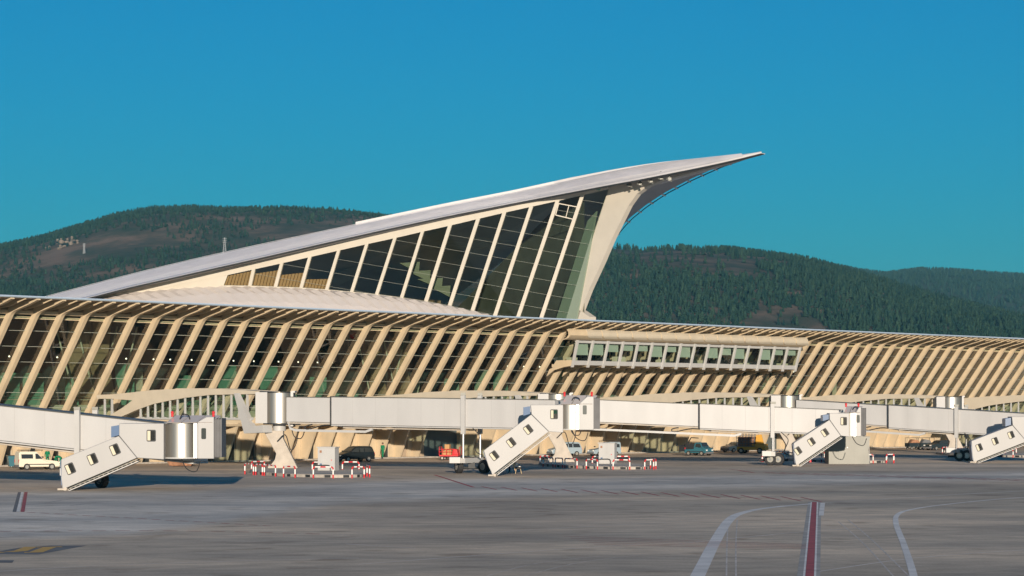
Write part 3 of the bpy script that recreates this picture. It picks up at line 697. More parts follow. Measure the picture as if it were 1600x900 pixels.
# mast and keel on the axis
def axp(u, v, ds=0.0):
    t = t_from(u, SA + ds); p = fac(SA + ds, t); p.z = z_at(v, p); return p
lefte = [(874, 530), (884, 492), (905, 430), (930, 356), (949, 300), (951, 292), (985, 284.5), (1040, 274), (1110, 257.5), (1189, 239)]
righte = [(1189, 240), (1110, 262), (1062, 275), (1035, 281.5), (1010, 292), (995, 303), (982, 321), (969, 347), (956, 373), (940, 410), (919.6, 454), (905, 492), (896, 530)]
mb = MB(); dvec = fac(.9, 0) - fac(0, 0)
mb.prism([hl(axp(u, v)) for u, v in lefte + righte], dvec); mb.build('mast', 'warm_white', hall)
mb = MB(); mb.prism([hl(p) for p in [axp(897, 492), axp(905, 484), axp(921, 495), axp(921, 530), axp(897, 530)]], dvec * 1.5); mb.build('mast_foot', 'warm_white', hall)
# undersides
KEEL = [axp(u, v) for u, v in [(874, 300), (951, 291), (985, 284), (1040, 273.5), (1110, 257), (1189, 239)]]
wt = [wallpt(u, v - (11.5 if u < 750 else 11.5 - (u - 750) / 45) * (1 if u > 330 else 1 - (330 - u) / 300)) for u, v in top_px]
inn = resample(wt[:-1] + [axp(u, v) for u, v in [(951, 286), (985, 282), (1040, 272), (1110, 256.5), (1189, 238.9)]])
eb = [p + Vector((0, 0, -.2)) for p in EAVE]
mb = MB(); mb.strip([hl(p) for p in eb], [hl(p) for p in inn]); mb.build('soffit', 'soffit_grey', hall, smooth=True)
r_px = [(935, 395), (958, 369.5), (982, 342), (1008, 321), (1039, 300.6), (1076, 281), (1125, 259), (1172, 243.3), (1189, 239.3)]
fr = lambda t: weave(t) * .98
RE = resample([onplan(u, v, fr) for u, v in smooth_pts(r_px, 8)])
KR = resample([axp(u, v, .9) for u, v in [(905, 492), (919.6, 454), (940, 410), (956, 373), (969, 347), (982, 321), (995, 303), (1010, 292), (1035, 281.5), (1062, 275), (1110, 262), (1189, 240)]])
KR = [KR[int(min(NR - 1, 12 + i * (NR - 13) / (NR - 1)))] for i in range(NR)]
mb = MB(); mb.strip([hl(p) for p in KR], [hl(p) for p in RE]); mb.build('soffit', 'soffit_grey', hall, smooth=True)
# upper right edge: closes the right half above its underside
mb = MB(); mb.strip([hl(p) for p in RE], [hl(p + Vector((0, 0, .25))) for p in RE]); mb.strip([hl(p + Vector((0, 0, .25))) for p in RE], [hl(p) for p in resample(CRER[14:])]); mb.build('roof_side', 'roof_white', hall)
rail = [p + (fac(.30, .18) - fac(0, 0)) + Vector((0, 0, -.12)) for p in RE]
mb = MB()
for a, b_ in zip(rail[:-1], rail[1:]): mb.tube(hl(a), hl(b_), .07, 6)
rl = mb.build('edge_rail', 'dark', hall)
for k in range(2, NR - 6, 3): MB().tube(hl(RE[k] - (rail[k] - RE[k]) * .6), hl(rail[k] + (rail[k] - RE[k]) * .5), .13, 6).build('rail_bracket', 'paint_white', hall)
# floodlights slung below the eave
for (u, v) in [(984, 289), (1000, 287), (1017, 283), (1033, 278), (1046, 280)]:
    p = axp(u, v, -1.6); mb = MB(); mb.tube(hl(p), hl(p + Vector((0, 0, .9))), .12, 6); mb.box(*[c for ax in range(3) for c in (hl(p)[ax] - (.24, .18, .2)[ax], hl(p)[ax] + (.24, .18, .2)[ax])])
    mb.ball(hl(p + Vector((-.32, -.25, -.05))), .18, nu=8, nv=6); mb.ball(hl(p + Vector((.2, -.3, -.28))), .16, nu=8, nv=6); mb.build('floodlight', 'grey_metal', hall)
# ribs of the ceiling and things inside the hall
for k in np.linspace(.12, .95, 13):
    i = int(k * (NR - 8)); a, b_ = EAVE[i], CREST[i]
    mb = MB(); mb.tube(hl(a.lerp(b_, .35) - Vector((0, 0, .8))), hl(b_ - Vector((0, 0, 1.2))), .28, 6); mb.build('ceiling_rib', 'int_green', hall)
rows = [hl(fac(SA - 1, -8, 16)), hl(fac(SA + 24, -58, 16)), hl(fac(SA - 24, -64, 16)), hl(fac(SA - 1, -12, 16))]
MB().add(rows, [(0, 1, 2, 3)]).build('interior_floor', 'int_floor', hall)
A = [fac(SA + .1 + 26 * q, -10 - 51 * q, 15) for q in np.linspace(0, 1, 12)]
Bq = [p + Vector((0, 0, 22 - 17 * q)) for p, q in zip(A, np.linspace(0, 1, 12))]
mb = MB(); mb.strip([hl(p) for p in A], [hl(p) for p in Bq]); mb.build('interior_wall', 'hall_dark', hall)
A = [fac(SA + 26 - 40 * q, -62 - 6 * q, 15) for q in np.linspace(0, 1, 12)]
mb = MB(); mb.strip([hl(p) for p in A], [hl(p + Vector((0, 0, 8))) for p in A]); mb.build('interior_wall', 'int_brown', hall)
for (u, v, w_) in [(640, 415, 16), (655, 428, 18), (672, 440, 20), (688, 452, 16)]:
    p = wallpt(u, v, -6); k = p.y / F; mb = MB()
    mb.prism([hl(p + Vector((-w_ * k, 0, 4 * k))), hl(p + Vector((w_ * k * .9, 0, -12 * k))), hl(p + Vector((w_ * k, 0, 6 * k)))], (0, 2, 0)); mb.build('interior_bracket', 'bracket_green', hall)
mb = MB(); mb.prism([hl(axp(u, v, -.3)) for u, v in [(868, 500), (918, 345), (932, 330), (900, 500)]], dvec * .3); mb.build('inner_mast', 'inner_green', hall)
# corrugated roof swelling up to the sill of the glass
sp = [wallpt(u, v + 1.5) for u, v in sill_px]; sst = sorted([(st(p)[0], st(p)[1], p.z) for p in sp])
ss = [q[0] for q in sst]
def sill_at(s): return float(np.interp(s, ss, [q[1] for q in sst])), float(np.interp(s, ss, [q[2] for q in sst]))
s = ss[0] + .05; PW = .85
while s < ss[-1] - 1:
    def line(sv):
        t1, z1 = sill_at(sv); out = []
        for q in np.linspace(0, 1, 7):
            w_ = q * math.pi / 2; p = fac(sv, t1 + 8.5 * math.sin(w_)); p.z = z1 - 8.0 * (1 - math.cos(w_)); out.append(p)
        return out
    mb = MB(); a = line(s); b_ = line(s + PW * .5); c_ = line(s + PW)
    b_ = [p + Vector((0, 0, .2)) for p in b_]
    mb.strip([hl(p) for p in a], [hl(p) for p in b_]); mb.strip([hl(p) for p in b_], [hl(p) for p in c_]); mb.build('roof_panel', 'roof_shiny', hall, smooth=False)
    s += PW

# ------------------------------------------------------------------ jet bridges
def rrect(w, h, r, n=4):
    out = []
    for cx, cz, a0 in ((w / 2 - r, h / 2 - r, 0), (-w / 2 + r, h / 2 - r, 90), (-w / 2 + r, -h / 2 + r, 180), (w / 2 - r, -h / 2 + r, 270)):
        for k in range(n + 1):
            a = R(a0 + 90 * k / n); out.append((cx + r * math.cos(a), cz + r * math.sin(a)))
    return out
def wheel(parent, c, r, w, ax=(0, 1, 0)):
    ax = Vector(ax).normalized(); c = Vector(c)
    mb = MB(); mb.tube(c - ax * w / 2, c + ax * w / 2, r, 18); o = mb.build('wheel', 'black_rubber', parent, bevel=.05)
    mb = MB(); mb.tube(c - ax * (w / 2 + .02), c + ax * (w / 2 + .02), r * .52, 14); mb.build('rim', 'rim', o)
    mb = MB(); mb.tube(c - ax * (w / 2 + .05), c + ax * (w / 2 + .05), r * .2, 8); mb.build('hub', 'steel', o)
    return o
def column(parent, loc):
    # leaning concrete column carrying a rotunda, seen broadside from the apron
    k = 1 / 16.6; cx = 441
    P = lambda u, v: ((u - cx) * k, 0, (736.5 - v) * k)
    mb = MB(); pl = [P(*q) for q in [(419, 681), (424, 677), (448, 677), (448, 690), (471, 736.5), (424, 736.5), (424, 733), (430, 729), (435, 722), (437, 713)]]
    mb.prism([(x, -.55, z) for x, y, z in pl], (0, 1.1, 0)); o = mb.build('column', 'concrete_pale', parent, loc=loc, bevel=.05)
    mb = MB(); mb.tube((0, 0, 3.55), (0, 0, 4.15), .62, 20); mb.tube((0, 0, 4.15), (0, 0, 4.4), .95, 20); h = mb.build('column_head', 'white', o, smooth=True)
    mb = MB(); mb.box(.5, 2.0, -.2, .2, 4.1, 4.45); mb.box(-1.5, -.5, -.2, .2, 4.15, 4.4); mb.build('cross_head', 'white', o)
    return o
def rotunda(parent, zb=4.5, zt=7.3, ang=0.0):
    mb = MB(); mb.tube((0, 0, zb), (0, 0, zt), 1.4, 40); o = mb.build('rotunda_drum', 'metal', parent, smooth=True)
    mb = MB(); mb.tube((0, 0, zt), (0, 0, zt + .1), 1.5, 32); mb.tube((0, 0, zb - .12), (0, 0, zb), 1.5, 32); mb.build('rotunda_rim', 'dark', o)
    a = Vector((math.cos(ang), math.sin(ang), 0)); n = Vector((-a.y, a.x, 0))
    mb = MB()
    for sgn in (-1, 1):
        q = a * 1.3 + n * sgn * 1.15; mb.box(q.x - .12, q.x + .12, q.y - .12, q.y + .12, zb - .3, zt + .12)
    mb.box((a * 1.42).x - .15, (a * 1.42).x + .15, (a * 1.42).y - 1.2, (a * 1.42).y + 1.2, zt, zt + .18); mb.build('rotunda_portal', 'white', o)
    mb = MB(); q = -a * 1.35; mb.box(q.x - .75, q.x + .35, q.y - 1.35, q.y + 1.3, zb, zt + .05); mb.build('rotunda_panel', 'white_panel', o)
    return o
def cable(parent, pts, r=.05, name='cable'):
    # smooth hanging hose through the points
    P = [Vector(p) for p in pts]; out = []
    for i in range(len(P) - 1):
        p0, p1, p2, p3 = P[max(0, i - 1)], P[i], P[i + 1], P[min(len(P) - 1, i + 2)]
        for k in range(6):
            t = k / 6; out.append(.5 * ((2 * p1) + (p2 - p0) * t + (2 * p0 - 5 * p1 + 4 * p2 - p3) * t * t + (3 * p1 - p0 - 3 * p2 + p3) * t ** 3))
    out.append(P[-1]); MB().path(out, r, 5).build(name, 'black_rubber', parent)

def jet_bridge(label, rot, zr, whl, zw, split, kend, Ys, stair, landing, cabx, has_rot=True, single=False, hood=None):
    """rot / whl: plan points of rotunda and wheels; zr / zw: tunnel floor there; stair: 4 image corners seen at depth Ys; landing, cabx: image extents at Ys"""
    t = thing('jet_bridge', label, 'jet bridge', (rot[0], rot[1], 0), 0, 'white jet bridges parked along the wing')
    ro = Vector((rot[0], rot[1], 0)); d = Vector((whl[0] - rot[0], whl[1] - rot[1], 0)); Lw = d.length; ang = math.atan2(d.y, d.x); d.normalize()
    n = Vector((-d.y, d.x, 0)); sl = (zw - zr) / Lw
    if n.y > 0: n = -n                      # n points to the camera side
    def at(x, y, z): return d * x + n * y + Vector((0, 0, zr + sl * x + z))
    def tun(name, x0, x1, w, h, z0, m_='tunnel_white', par=t):
        mb = MB(); mb.hexa([at(x0, w / 2, z0), at(x1, w / 2, z0), at(x1, -w / 2, z0), at(x0, -w / 2, z0), at(x0, w / 2, z0 + h), at(x1, w / 2, z0 + h), at(x1, -w / 2, z0 + h), at(x0, -w / 2, z0 + h)])
        return mb.build(name, m_, par, bevel=.05)
    if has_rot: rotunda(t, zr - .1, zr + 2.75, 0.0)
    xs = split; xe = Lw * kend
    a = tun('tunnel', 1.5, xs + .5, 2.3, 2.3, .05); tun('roof_trim', 1.5, xs, 2.45, .06, 2.35, 'grey_metal', a); tun('floor_rail', 1.6, xs, 2.42, .14, -.12, 'concrete_pale', a)
    b_ = tun('tunnel', xs, xe, 2.9, 2.52, -.12); tun('roof_trim', xs - .02, xe, 3.02, .06, 2.41, 'grey_metal', b_)
    tun('end_frame', xs - .12, xs, 3.05, 2.7, -.2, 'dark', b_)
    tun('floor_rail', xs, xe, 3.0, .12, -.26, 'white', b_); tun('floor_rail', xs + 1, Lw, 2.2, .12, -.46, 'concrete_pale', b_)
    for x in np.arange(xs + 2.3, xe, 2.4): tun('panel_joint', x, x + .035, 2.912, 2.5, -.11, 'seam', b_)
    # cable tray slung under the inner tunnel
    mb = MB(); tr = [at(1.8, 1.2, -.05), at(2.0, 1.2, -.55), at(2.6, 1.2, -.72), at(xs + 3.6, 1.25, -.72), at(xs + 4.3, 1.25, -.5)]
    for p, q in zip(tr[:-1], tr[1:]): mb.hexa([p + n * .12 + Vector((0, 0, -.11)), q + n * .12 + Vector((0, 0, -.11)), q - n * .12 + Vector((0, 0, -.11)), p - n * .12 + Vector((0, 0, -.11)), p + n * .12 + Vector((0, 0, .11)), q + n * .12 + Vector((0, 0, .11)), q - n * .12 + Vector((0, 0, .11)), p - n * .12 + Vector((0, 0, .11))])
    mb.build('cable_tray', 'white', t)
    cable(t, [at(xs - 2.2, 1.2, -.15), at(xs - 2.9, 1.3, -.35), at(xs - 2.6, 1.3, -.6), at(xs - .8, 1.3, -.2), at(xs + 1.2, 1.3, -.3)], .06)
    if has_rot:
        cable(t, [(1.2, -1.2, zr - .2), (1.5, -1.3, zr - 1.3), (2.2, -1.3, zr - 1.5), (2.5, -1.3, zr - .6), (2.0, -1.3, zr - .5), (1.7, -1.3, zr - 2.0), (1.2, -1.3, zr - 2.6), (.7, -1.3, zr - 1.2), (-.1, -.9, zr - 1.8)], .05)
    # lift columns and bogie
    fx, fy = d, n
    for sy in (1, -1):
        mb = MB(); q = at(Lw, sy * 1.62, 0); zt = q.z + 2.75; zl = q.z - .75
        mb.hexa([q + d * -.2 + n * -.12 + Vector((0, 0, zl - q.z)), q + d * .2 + n * -.12 + Vector((0, 0, zl - q.z)), q + d * .2 + n * .12 + Vector((0, 0, zl - q.z)), q + d * -.2 + n * .12 + Vector((0, 0, zl - q.z)),
                 q + d * -.2 + n * -.12 + Vector((0, 0, 2.75)), q + d * .2 + n * -.12 + Vector((0, 0, 2.75)), q + d * .2 + n * .12 + Vector((0, 0, 2.75)), q + d * -.2 + n * .12 + Vector((0, 0, 2.75))])
        c = mb.build('lift_column', 'white', t)
        mb = MB(); mb.tube((q.x, q.y, 1.0), (q.x, q.y, zl + .1), .11, 10); mb.build('lift_screw', 'steel', c)
        mb = MB(); mb.box(q.x - .22, q.x + .22, q.y - .2, q.y + .2, zt, zt + .22); mb.build('column_cap', 'grey_metal', c)
    q = at(Lw, 0, 0); mb = MB(); ax = [q + n * 1.75, q - n * 1.75]
    mb.hexa([Vector((p.x, p.y, z)) + d * e for z in (.95, 1.4) for p, e in ((ax[0], -.28), (ax[0], .28), (ax[1], .28), (ax[1], -.28))]); mb.build('cross_beam', 'white', t)
    mb = MB(); f0 = q + n * 1.9; mb.box(f0.x - 1.1, f0.x - .1, f0.y - .35, f0.y + .35, .95, 1.5); mb.build('drive_box', 'white', t, bevel=.03)
    mb = MB(); mb.box(q.x - .3, q.x + .3, q.y - .4, q.y + .4, .45, 1.0); mb.tube((q.x - 1.5, q.y, .5), (q.x + 1.5, q.y, .5), .12, 8); mb.build('axle', 'dark', t)
    if single: wheel(t, (q.x - .35, q.y - .9, .62), .62, .45, (.35, 1, 0)); wheel(t, (q.x + .45, q.y - 1.1, .62), .62, .45, (.35, 1, 0))
    else:
        for sx in (-1, 1): wheel(t, (q.x + sx * 1.15, q.y - .2, .62), .62, .5, (.9, .35, 0) if sx < 0 else (.6, .6, 0))
    cable(t, [q + n * 1.5 + d * .9 + Vector((0, 0, -.2)), q + n * 1.5 + d * 1.6 + Vector((0, 0, -1.0)), (q + n * 1.5 + d * 1.2).to_3d() * 1 + Vector((0, 0, -2.2)), q + n * 1.5 + d * 1.9 + Vector((0, 0, -2.6))], .045)
    # service stair with landing, cab drum, cab and hood; built square to the apron edge
    lw = lambda u, v, dy=0.0: wpt(u, v, Ys + dy) - ro
    def lwp(u, v, dy=0.0): p = wpt(u, v, Ys); return Vector((p.x - ro.x, p.y - ro.y + dy, p.z))
    S_ = [lwp(*c) for c in stair]           # top right, bottom right, bottom left, top left
    mb = MB(); lip = S_[3].lerp(S_[2], .62) + Vector((-.05, 0, 0)); kn = S_[2] + Vector((0, 0, .12))
    mb.prism([S_[0], S_[1], S_[2], kn.lerp(lip, .25), lip, S_[3]], (0, 1.5, 0)); so = mb.build('stair_housing', 'white_panel', t, bevel=.04)
    mb = MB(); mb.prism([S_[3] + Vector((-.03, .08, -.08)), S_[2] + Vector((-.06, .08, .3)), S_[2] + Vector((-.06, 1.42, .3)), S_[3] + Vector((-.03, 1.42, -.08))], (-.04, 0, 0)); mb.build('stair_door', 'blue_panel', so)
    e = (S_[1] - S_[2]).normalized(); up = Vector((-e.z, 0, e.x)); ln = (S_[1] - S_[2]).length
    for k in (.0, .14):
        mb = MB(); p0 = S_[2] - up * (.08 + k); mb.prism([p0, p0 + e * ln, p0 + e * ln - up * .06, p0 - up * .06], (0, 1.4, 0)); mb.build('stringer', 'white' if k else 'grey_metal', so)
    mb = MB()
    for k in range(16):
        p = S_[2] - up * .12 + e * ln * (k + .5) / 16; mb.box(p.x - .1, p.x + .1, p.y + .05, p.y + 1.35, p.z - .05, p.z - .02)
    mb.build('stair_treads', 'concrete_pale', so)
    ht = ((S_[3] - S_[2]).dot(up) + (S_[0] - S_[1]).dot(up)) / 2
    for k in (.17, .47, .77):
        c = S_[2] + e * ln * k + up * (ht * (.60))
        c = S_[2] + e * ln * (k + .02) + up * ht * .58
        for nm, w_, h_, m_, o_ in (('window', .66, .78, 'dark', .02), ('window_pane', .52, .64, 'glass_car', .03)):
            pts = [c + e * x + up * z + Vector((0, -o_, 0)) for x, z in rrect(w_, h_, .1)]
            if nm == 'window': mb = MB(); mb.prism(pts, (0, .05, 0)); wo = mb.build(nm, m_, so)
            else: MB().add(pts, [tuple(range(len(pts)))]).build(nm, m_, wo); MB().add([c + e * x + up * z + Vector((0, -.036, 0)) for x, z in ((-.27, -.32), (-.05, -.32), (-.05, .32), (-.27, .32))], [(0, 1, 2, 3)]).build('blind', 'int_cream', wo)
    mb = MB(); p = S_[2]; mb.box(p.x - .35, p.x + .45, p.y, p.y + 1.4, .03, .16); mb.tube((p.x + .2, p.y - .05, .13), (p.x + .2, p.y + .1, .13), .13, 10); mb.build('stair_foot', 'concrete_pale', so)
    u0, u1, v0, v1 = landing; a0, a1 = lwp(u0, v0), lwp(u1, v1)
    mb = MB(); tr = S_[0]; br = S_[1]
    mb.prism([Vector((a0.x, a0.y, a0.z)), Vector((a1.x, a0.y, a0.z)), Vector((a1.x, a0.y, a1.z)), br + Vector((.02, 0, 0)), tr + Vector((.02, 0, .02))], (0, 2.2, 0)); lo_ = mb.build('landing', 'white_panel', t, bevel=.04)
    mb = MB(); mb.prism([Vector((a0.x - .03, a0.y + .25, a0.z - .12)), Vector((a0.x - .62, a0.y + .35, a0.z - .22)), Vector((a0.x - .62, a0.y + .35, tr.z - .12)), Vector((a0.x - .03, a0.y + .25, tr.z + .05))], (0, 1.8, 0)); mb.build('landing_flap', 'blue_panel', lo_)
    wc = Vector(((a0.x * .28 + a1.x * .72), a0.y, (a0.z * .66 + a1.z * .34)))
    pts = [wc + Vector((x, -.02, z)) for x, z in rrect(.66, .84, .1)]; mb = MB(); mb.prism(pts, (0, .05, 0)); wo = mb.build('window', 'dark', lo_)
    MB().add([wc + Vector((x, -.03, z)) for x, z in rrect(.52, .7, .08)], [tuple(range(20))]).build('window_pane', 'glass_car', wo)
    MB().add([wc + Vector((x, -.036, z)) for x, z in ((-.27, -.34), (-.06, -.34), (-.06, .34), (-.27, .34))], [(0, 1, 2, 3)]).build('blind', 'int_cream', wo)
    ud0, ud1, uc0, uc1, vt, vb = cabx; zt_ = lwp(ud0, vt).z; zb_ = lwp(ud0, vb).z
    xd = (lwp(ud0, 0).x + lwp(ud1, 0).x) / 2; rd = max(1.25, (lwp(ud1, 0).x - lwp(ud0, 0).x) / 2)
    mb = MB(); mb.tube((xd, a0.y + rd + .3, zb_ + .1), (xd, a0.y + rd + .3, a0.z - .02), rd, 36); co = mb.build('cab_drum', 'metal', t, smooth=True)
    mb = MB(); mb.tube((xd, a0.y + rd + .3, zb_), (xd, a0.y + rd + .3, zb_ + .1), rd + .08, 32); mb.tube((xd, a0.y + rd + .3, a0.z - .02), (xd, a0.y + rd + .3, a0.z + .06), rd + .05, 32); mb.build('drum_rim', 'white', co)
    xc0, xc1 = lwp(uc0, 0).x, lwp(uc1, 0).x
    mb = MB()
    yc = a0.y + .15
    mb.prism([(xc0, yc, zb_), (xc1, yc, zb_), (xc1, yc, zt_ - .1), (xc0 + (xc1 - xc0) * .55, yc, zt_ - .1), (xc0, yc, a0.z + .1)], (0, 2.9, 0)); cb = mb.build('cab', 'white_panel', t, bevel=.05)
    mb = MB(); mb.box(xc0 - .26, xc0 - .14, yc - .02, yc + .2, zb_ + .05, a0.z); mb.box(xc0 - .1, xc0 - .02, yc - .04, yc + .2, zb_ + .05, a0.z); mb.build('cab_frame', 'steel', cb)
    wc = Vector(((xc0 * .62 + xc1 * .38), yc, (zb_ * .42 + zt_ * .58))); mb = MB(); mb.prism([wc + Vector((x, -.02, z)) for x, z in rrect(.34, .78, .08)], (0, .05, 0)); mb.build('window', 'door_dark', cb)
    hx0 = xd - rd * .75; hz = a0.z + .08
    for k in range(3):
        xa, xb = hx0 + (xc1 - hx0 - .1) * k / 3 + .03, hx0 + (xc1 - hx0 - .1) * (k + 1) / 3 - .03
        mb = MB(); mb.hexa([(xa, yc - .05, hz), (xb, yc - .05, hz), (xb, yc + .02, hz - .06), (xa, yc + .02, hz - .06), (xa + .45, yc + 1.3, zt_), (xb + .45, yc + 1.3, zt_), (xb + .45, yc + 1.35, zt_ - .08), (xa + .45, yc + 1.35, zt_ - .08)]); mb.build('hood_panel', 'roof_shiny', cb)
    mb = MB(); mb.prism([(hx0, yc, hz - .05), (hx0 + .45, yc + 1.35, zt_ - .05), (hx0 + .45, yc + 2.8, hz - .05)], (xc1 - hx0 - .5, 0, 0)); mb.build('hood_frame', 'grey_metal', cb)
    cable(cb, [(hx0 + .9, yc + .5, hz + .2), (hx0 + 1.1, yc + .4, hz + .55), (hx0 + 1.5, yc + .4, hz + .5), (hx0 + 1.6, yc + .5, hz + .2)], .05, 'hood_handle')
    mb = MB()
    for k in range(6): mb.box(xc1 + .02 + k * .09, xc1 + .08 + k * .09, yc + .2 - (k % 2) * .06, yc + 2.7 + (k % 2) * .06, zb_ + .1, zt_ - .25 + (k % 2) * .05)
    mb.box(xc1, xc1 + .5, yc + .28, yc + 2.6, zb_ + .15, zt_ - .32); mb.build('bellows', 'dark_mark', cb)
    for px_ in (hx0 + .3, xc1 - .15):
        mb = MB(); mb.tube((px_, yc + .9, zt_ - .1), (px_, yc + .9, zt_ + .16), .09, 8); mb.ball((px_, yc + .9, zt_ + .2), .12, nu=8, nv=5); mb.build('beacon', 'red', cb)
    cable(t, [(xd, yc + 1.0, zb_), (xd + .4, yc + .7, zb_ - .7), (xd + 1.1, yc + .6, zb_ - .9), (xd + 1.4, yc + .6, zb_ - .2)], .04)
    return t
def rp(i): s, t_ = ROT[i]; p = fac(s, t_); return (p.x, p.y)
def gp2(u, Y): return ((u - 800) / F * Y, Y)
JB = []
JB.append(jet_bridge('white jet bridge cut by the left edge, its stair nearest the camera', (-66, 185.5), 6.6, gp2(135, 177.0), 2.98, 14, 1.25, 171.0,
    [(185.5, 681), (214, 715.5), (97.5, 765), (95.5, 717.5)], (186, 256, 661.5, 718), (257, 303, 308, 334, 649, 717), has_rot=False))
JB.append(jet_bridge('white jet bridge running from the leftmost rotunda, its stair over the crouching worker', rp(1), 4.58, gp2(737, 217.5), 4.3, 6.6, 1.44, 207.0,
    [(830, 647.5), (857.5, 674.5), (769, 742.5), (755.7, 704)], (829, 880, 632.5, 676), (884, 904, 905, 928, 617.5, 672)))
JB.append(jet_bridge('white jet bridge ending at the grey metal shelter', rp(2), 4.6, gp2(1208, 250.0), 3.6, 15.0, 1.32, 243.5,
    [(1296, 656), (1313.8, 681), (1243.8, 728.5), (1240, 692.5)], (1296, 1327, 645.5, 682.5), (1328, 1340, 1338, 1346, 634.5, 682), single=True))
JB.append(jet_bridge('white jet bridge cut by the right edge of the picture', rp(3), 4.6, gp2(1502, 270.5), 3.35, 13.0, 1.5, 259.5,
    [(1582, 664.5), (1604, 690), (1521, 722.5), (1518, 689)], (1581, 1640, 651, 694), (1642, 1660, 1662, 1685, 640, 693), single=True))
# columns and rotundas; the rightmost rotunda's own tunnel is swung out of view
for i, j in ((1, 1), (2, 2), (3, 3)): column(JB[j], (0, 0, .2))
rr_ = thing('rotunda', 'steel rotunda on a leaning column behind the rightmost jet bridge', 'rotunda', (*rp(4), 0), 0)
rotunda(rr_, 4.5, 7.35, 0); column(rr_, (0, 0, .2))

# ------------------------------------------------------------------ column islands, safety hoops, cabinets
R1 = Vector((*rp(1), 0))
isl = [gpt(u, v) - R1 for u, v in [(386, 738), (400, 741.3), (440, 744.5), (500, 746.5), (558, 746.5), (577, 744), (575, 738.5), (540, 735.5), (470, 733.5), (410, 734)]]
def chaikin(P, n=2):
    for _ in range(n):
        Q = []
        for a, b_ in zip(P, P[1:] + P[:1]): Q += [a.lerp(b_, .25), a.lerp(b_, .75)]
        P = Q
    return P
isl_c = chaikin(isl)
ILAB = ['long kerbed concrete island under the leftmost leaning column', 'long kerbed concrete island under the second leaning column',
        'kerbed concrete island half hidden by a jet bridge stair', 'kerbed concrete island under the rightmost leaning column']
HOOPS = [((382.6, 741.0), (396, 742.2)), ((393, 737.5), (413, 736.8)), ((413, 743.5), (430.5, 744.8)), ((443, 746), (461, 746.8)), ((489.5, 747.2), (520.5, 747.5)),
         ((488, 738.5), (503, 738.2)), ((535, 738), (561, 738)), ((550, 747.4), (569, 747)), ((573.5, 744.5), (577.5, 746)), ((399.5, 742.4), (410, 743.2))]
def hoop(a, b_, label, group):
    a = Vector(a); b_ = Vector(b_); h = .95; c = (a + b_) / 2; t = thing('safety_hoop', label, 'barrier', (c.x, c.y, 0), 0, group)
    a -= c; b_ -= c; Lh = (b_ - a).length; r = min(.18, Lh * .3); e = (b_ - a).normalized(); Z = Vector((0, 0, 1))
    for p in (a, b_):
        MB().tube(p, p + Z * .32, .062, 8).build('post_foot', 'red', t); MB().tube(p + Z * .32, p + Z * .74, .06, 8).build('post', 'paint_white', t)
    for p, sg in ((a, 1), (b_, -1)):
        pts = [p + Z * .74] + [p + e * sg * r * (1 - math.cos(q)) + Z * (h - r + r * math.sin(q)) for q in np.linspace(0, math.pi / 2, 5)]
        MB().path(pts, .061, 8).build('bend', 'red', t)
    n = max(1, int(round((Lh - 2 * r) / .55))); 
    if n % 2 == 0: n += 1
    for k in range(n):
        p = a + e * (r + (Lh - 2 * r) * k / n) + Z * h; q = a + e * (r + (Lh - 2 * r) * (k + 1) / n) + Z * h
        if (q - p).length > .02: MB().tube(p, q, .06, 8).build('top_bar', 'paint_white' if k % 2 == 0 else 'red', t)
where = ['leftmost island', 'second island', 'third island', 'rightmost island']
spot = ['standing apart at the left tip of the', 'at the back left of the', 'in front of the column foot of the', 'just right of the column foot on the', 'in front of the cabinet place of the',
        'at the back beside the cabinet place of the', 'wide one at the back right of the', 'near the front right end of the', 'narrow one at the right tip of the', 'narrow one at the front left of the']
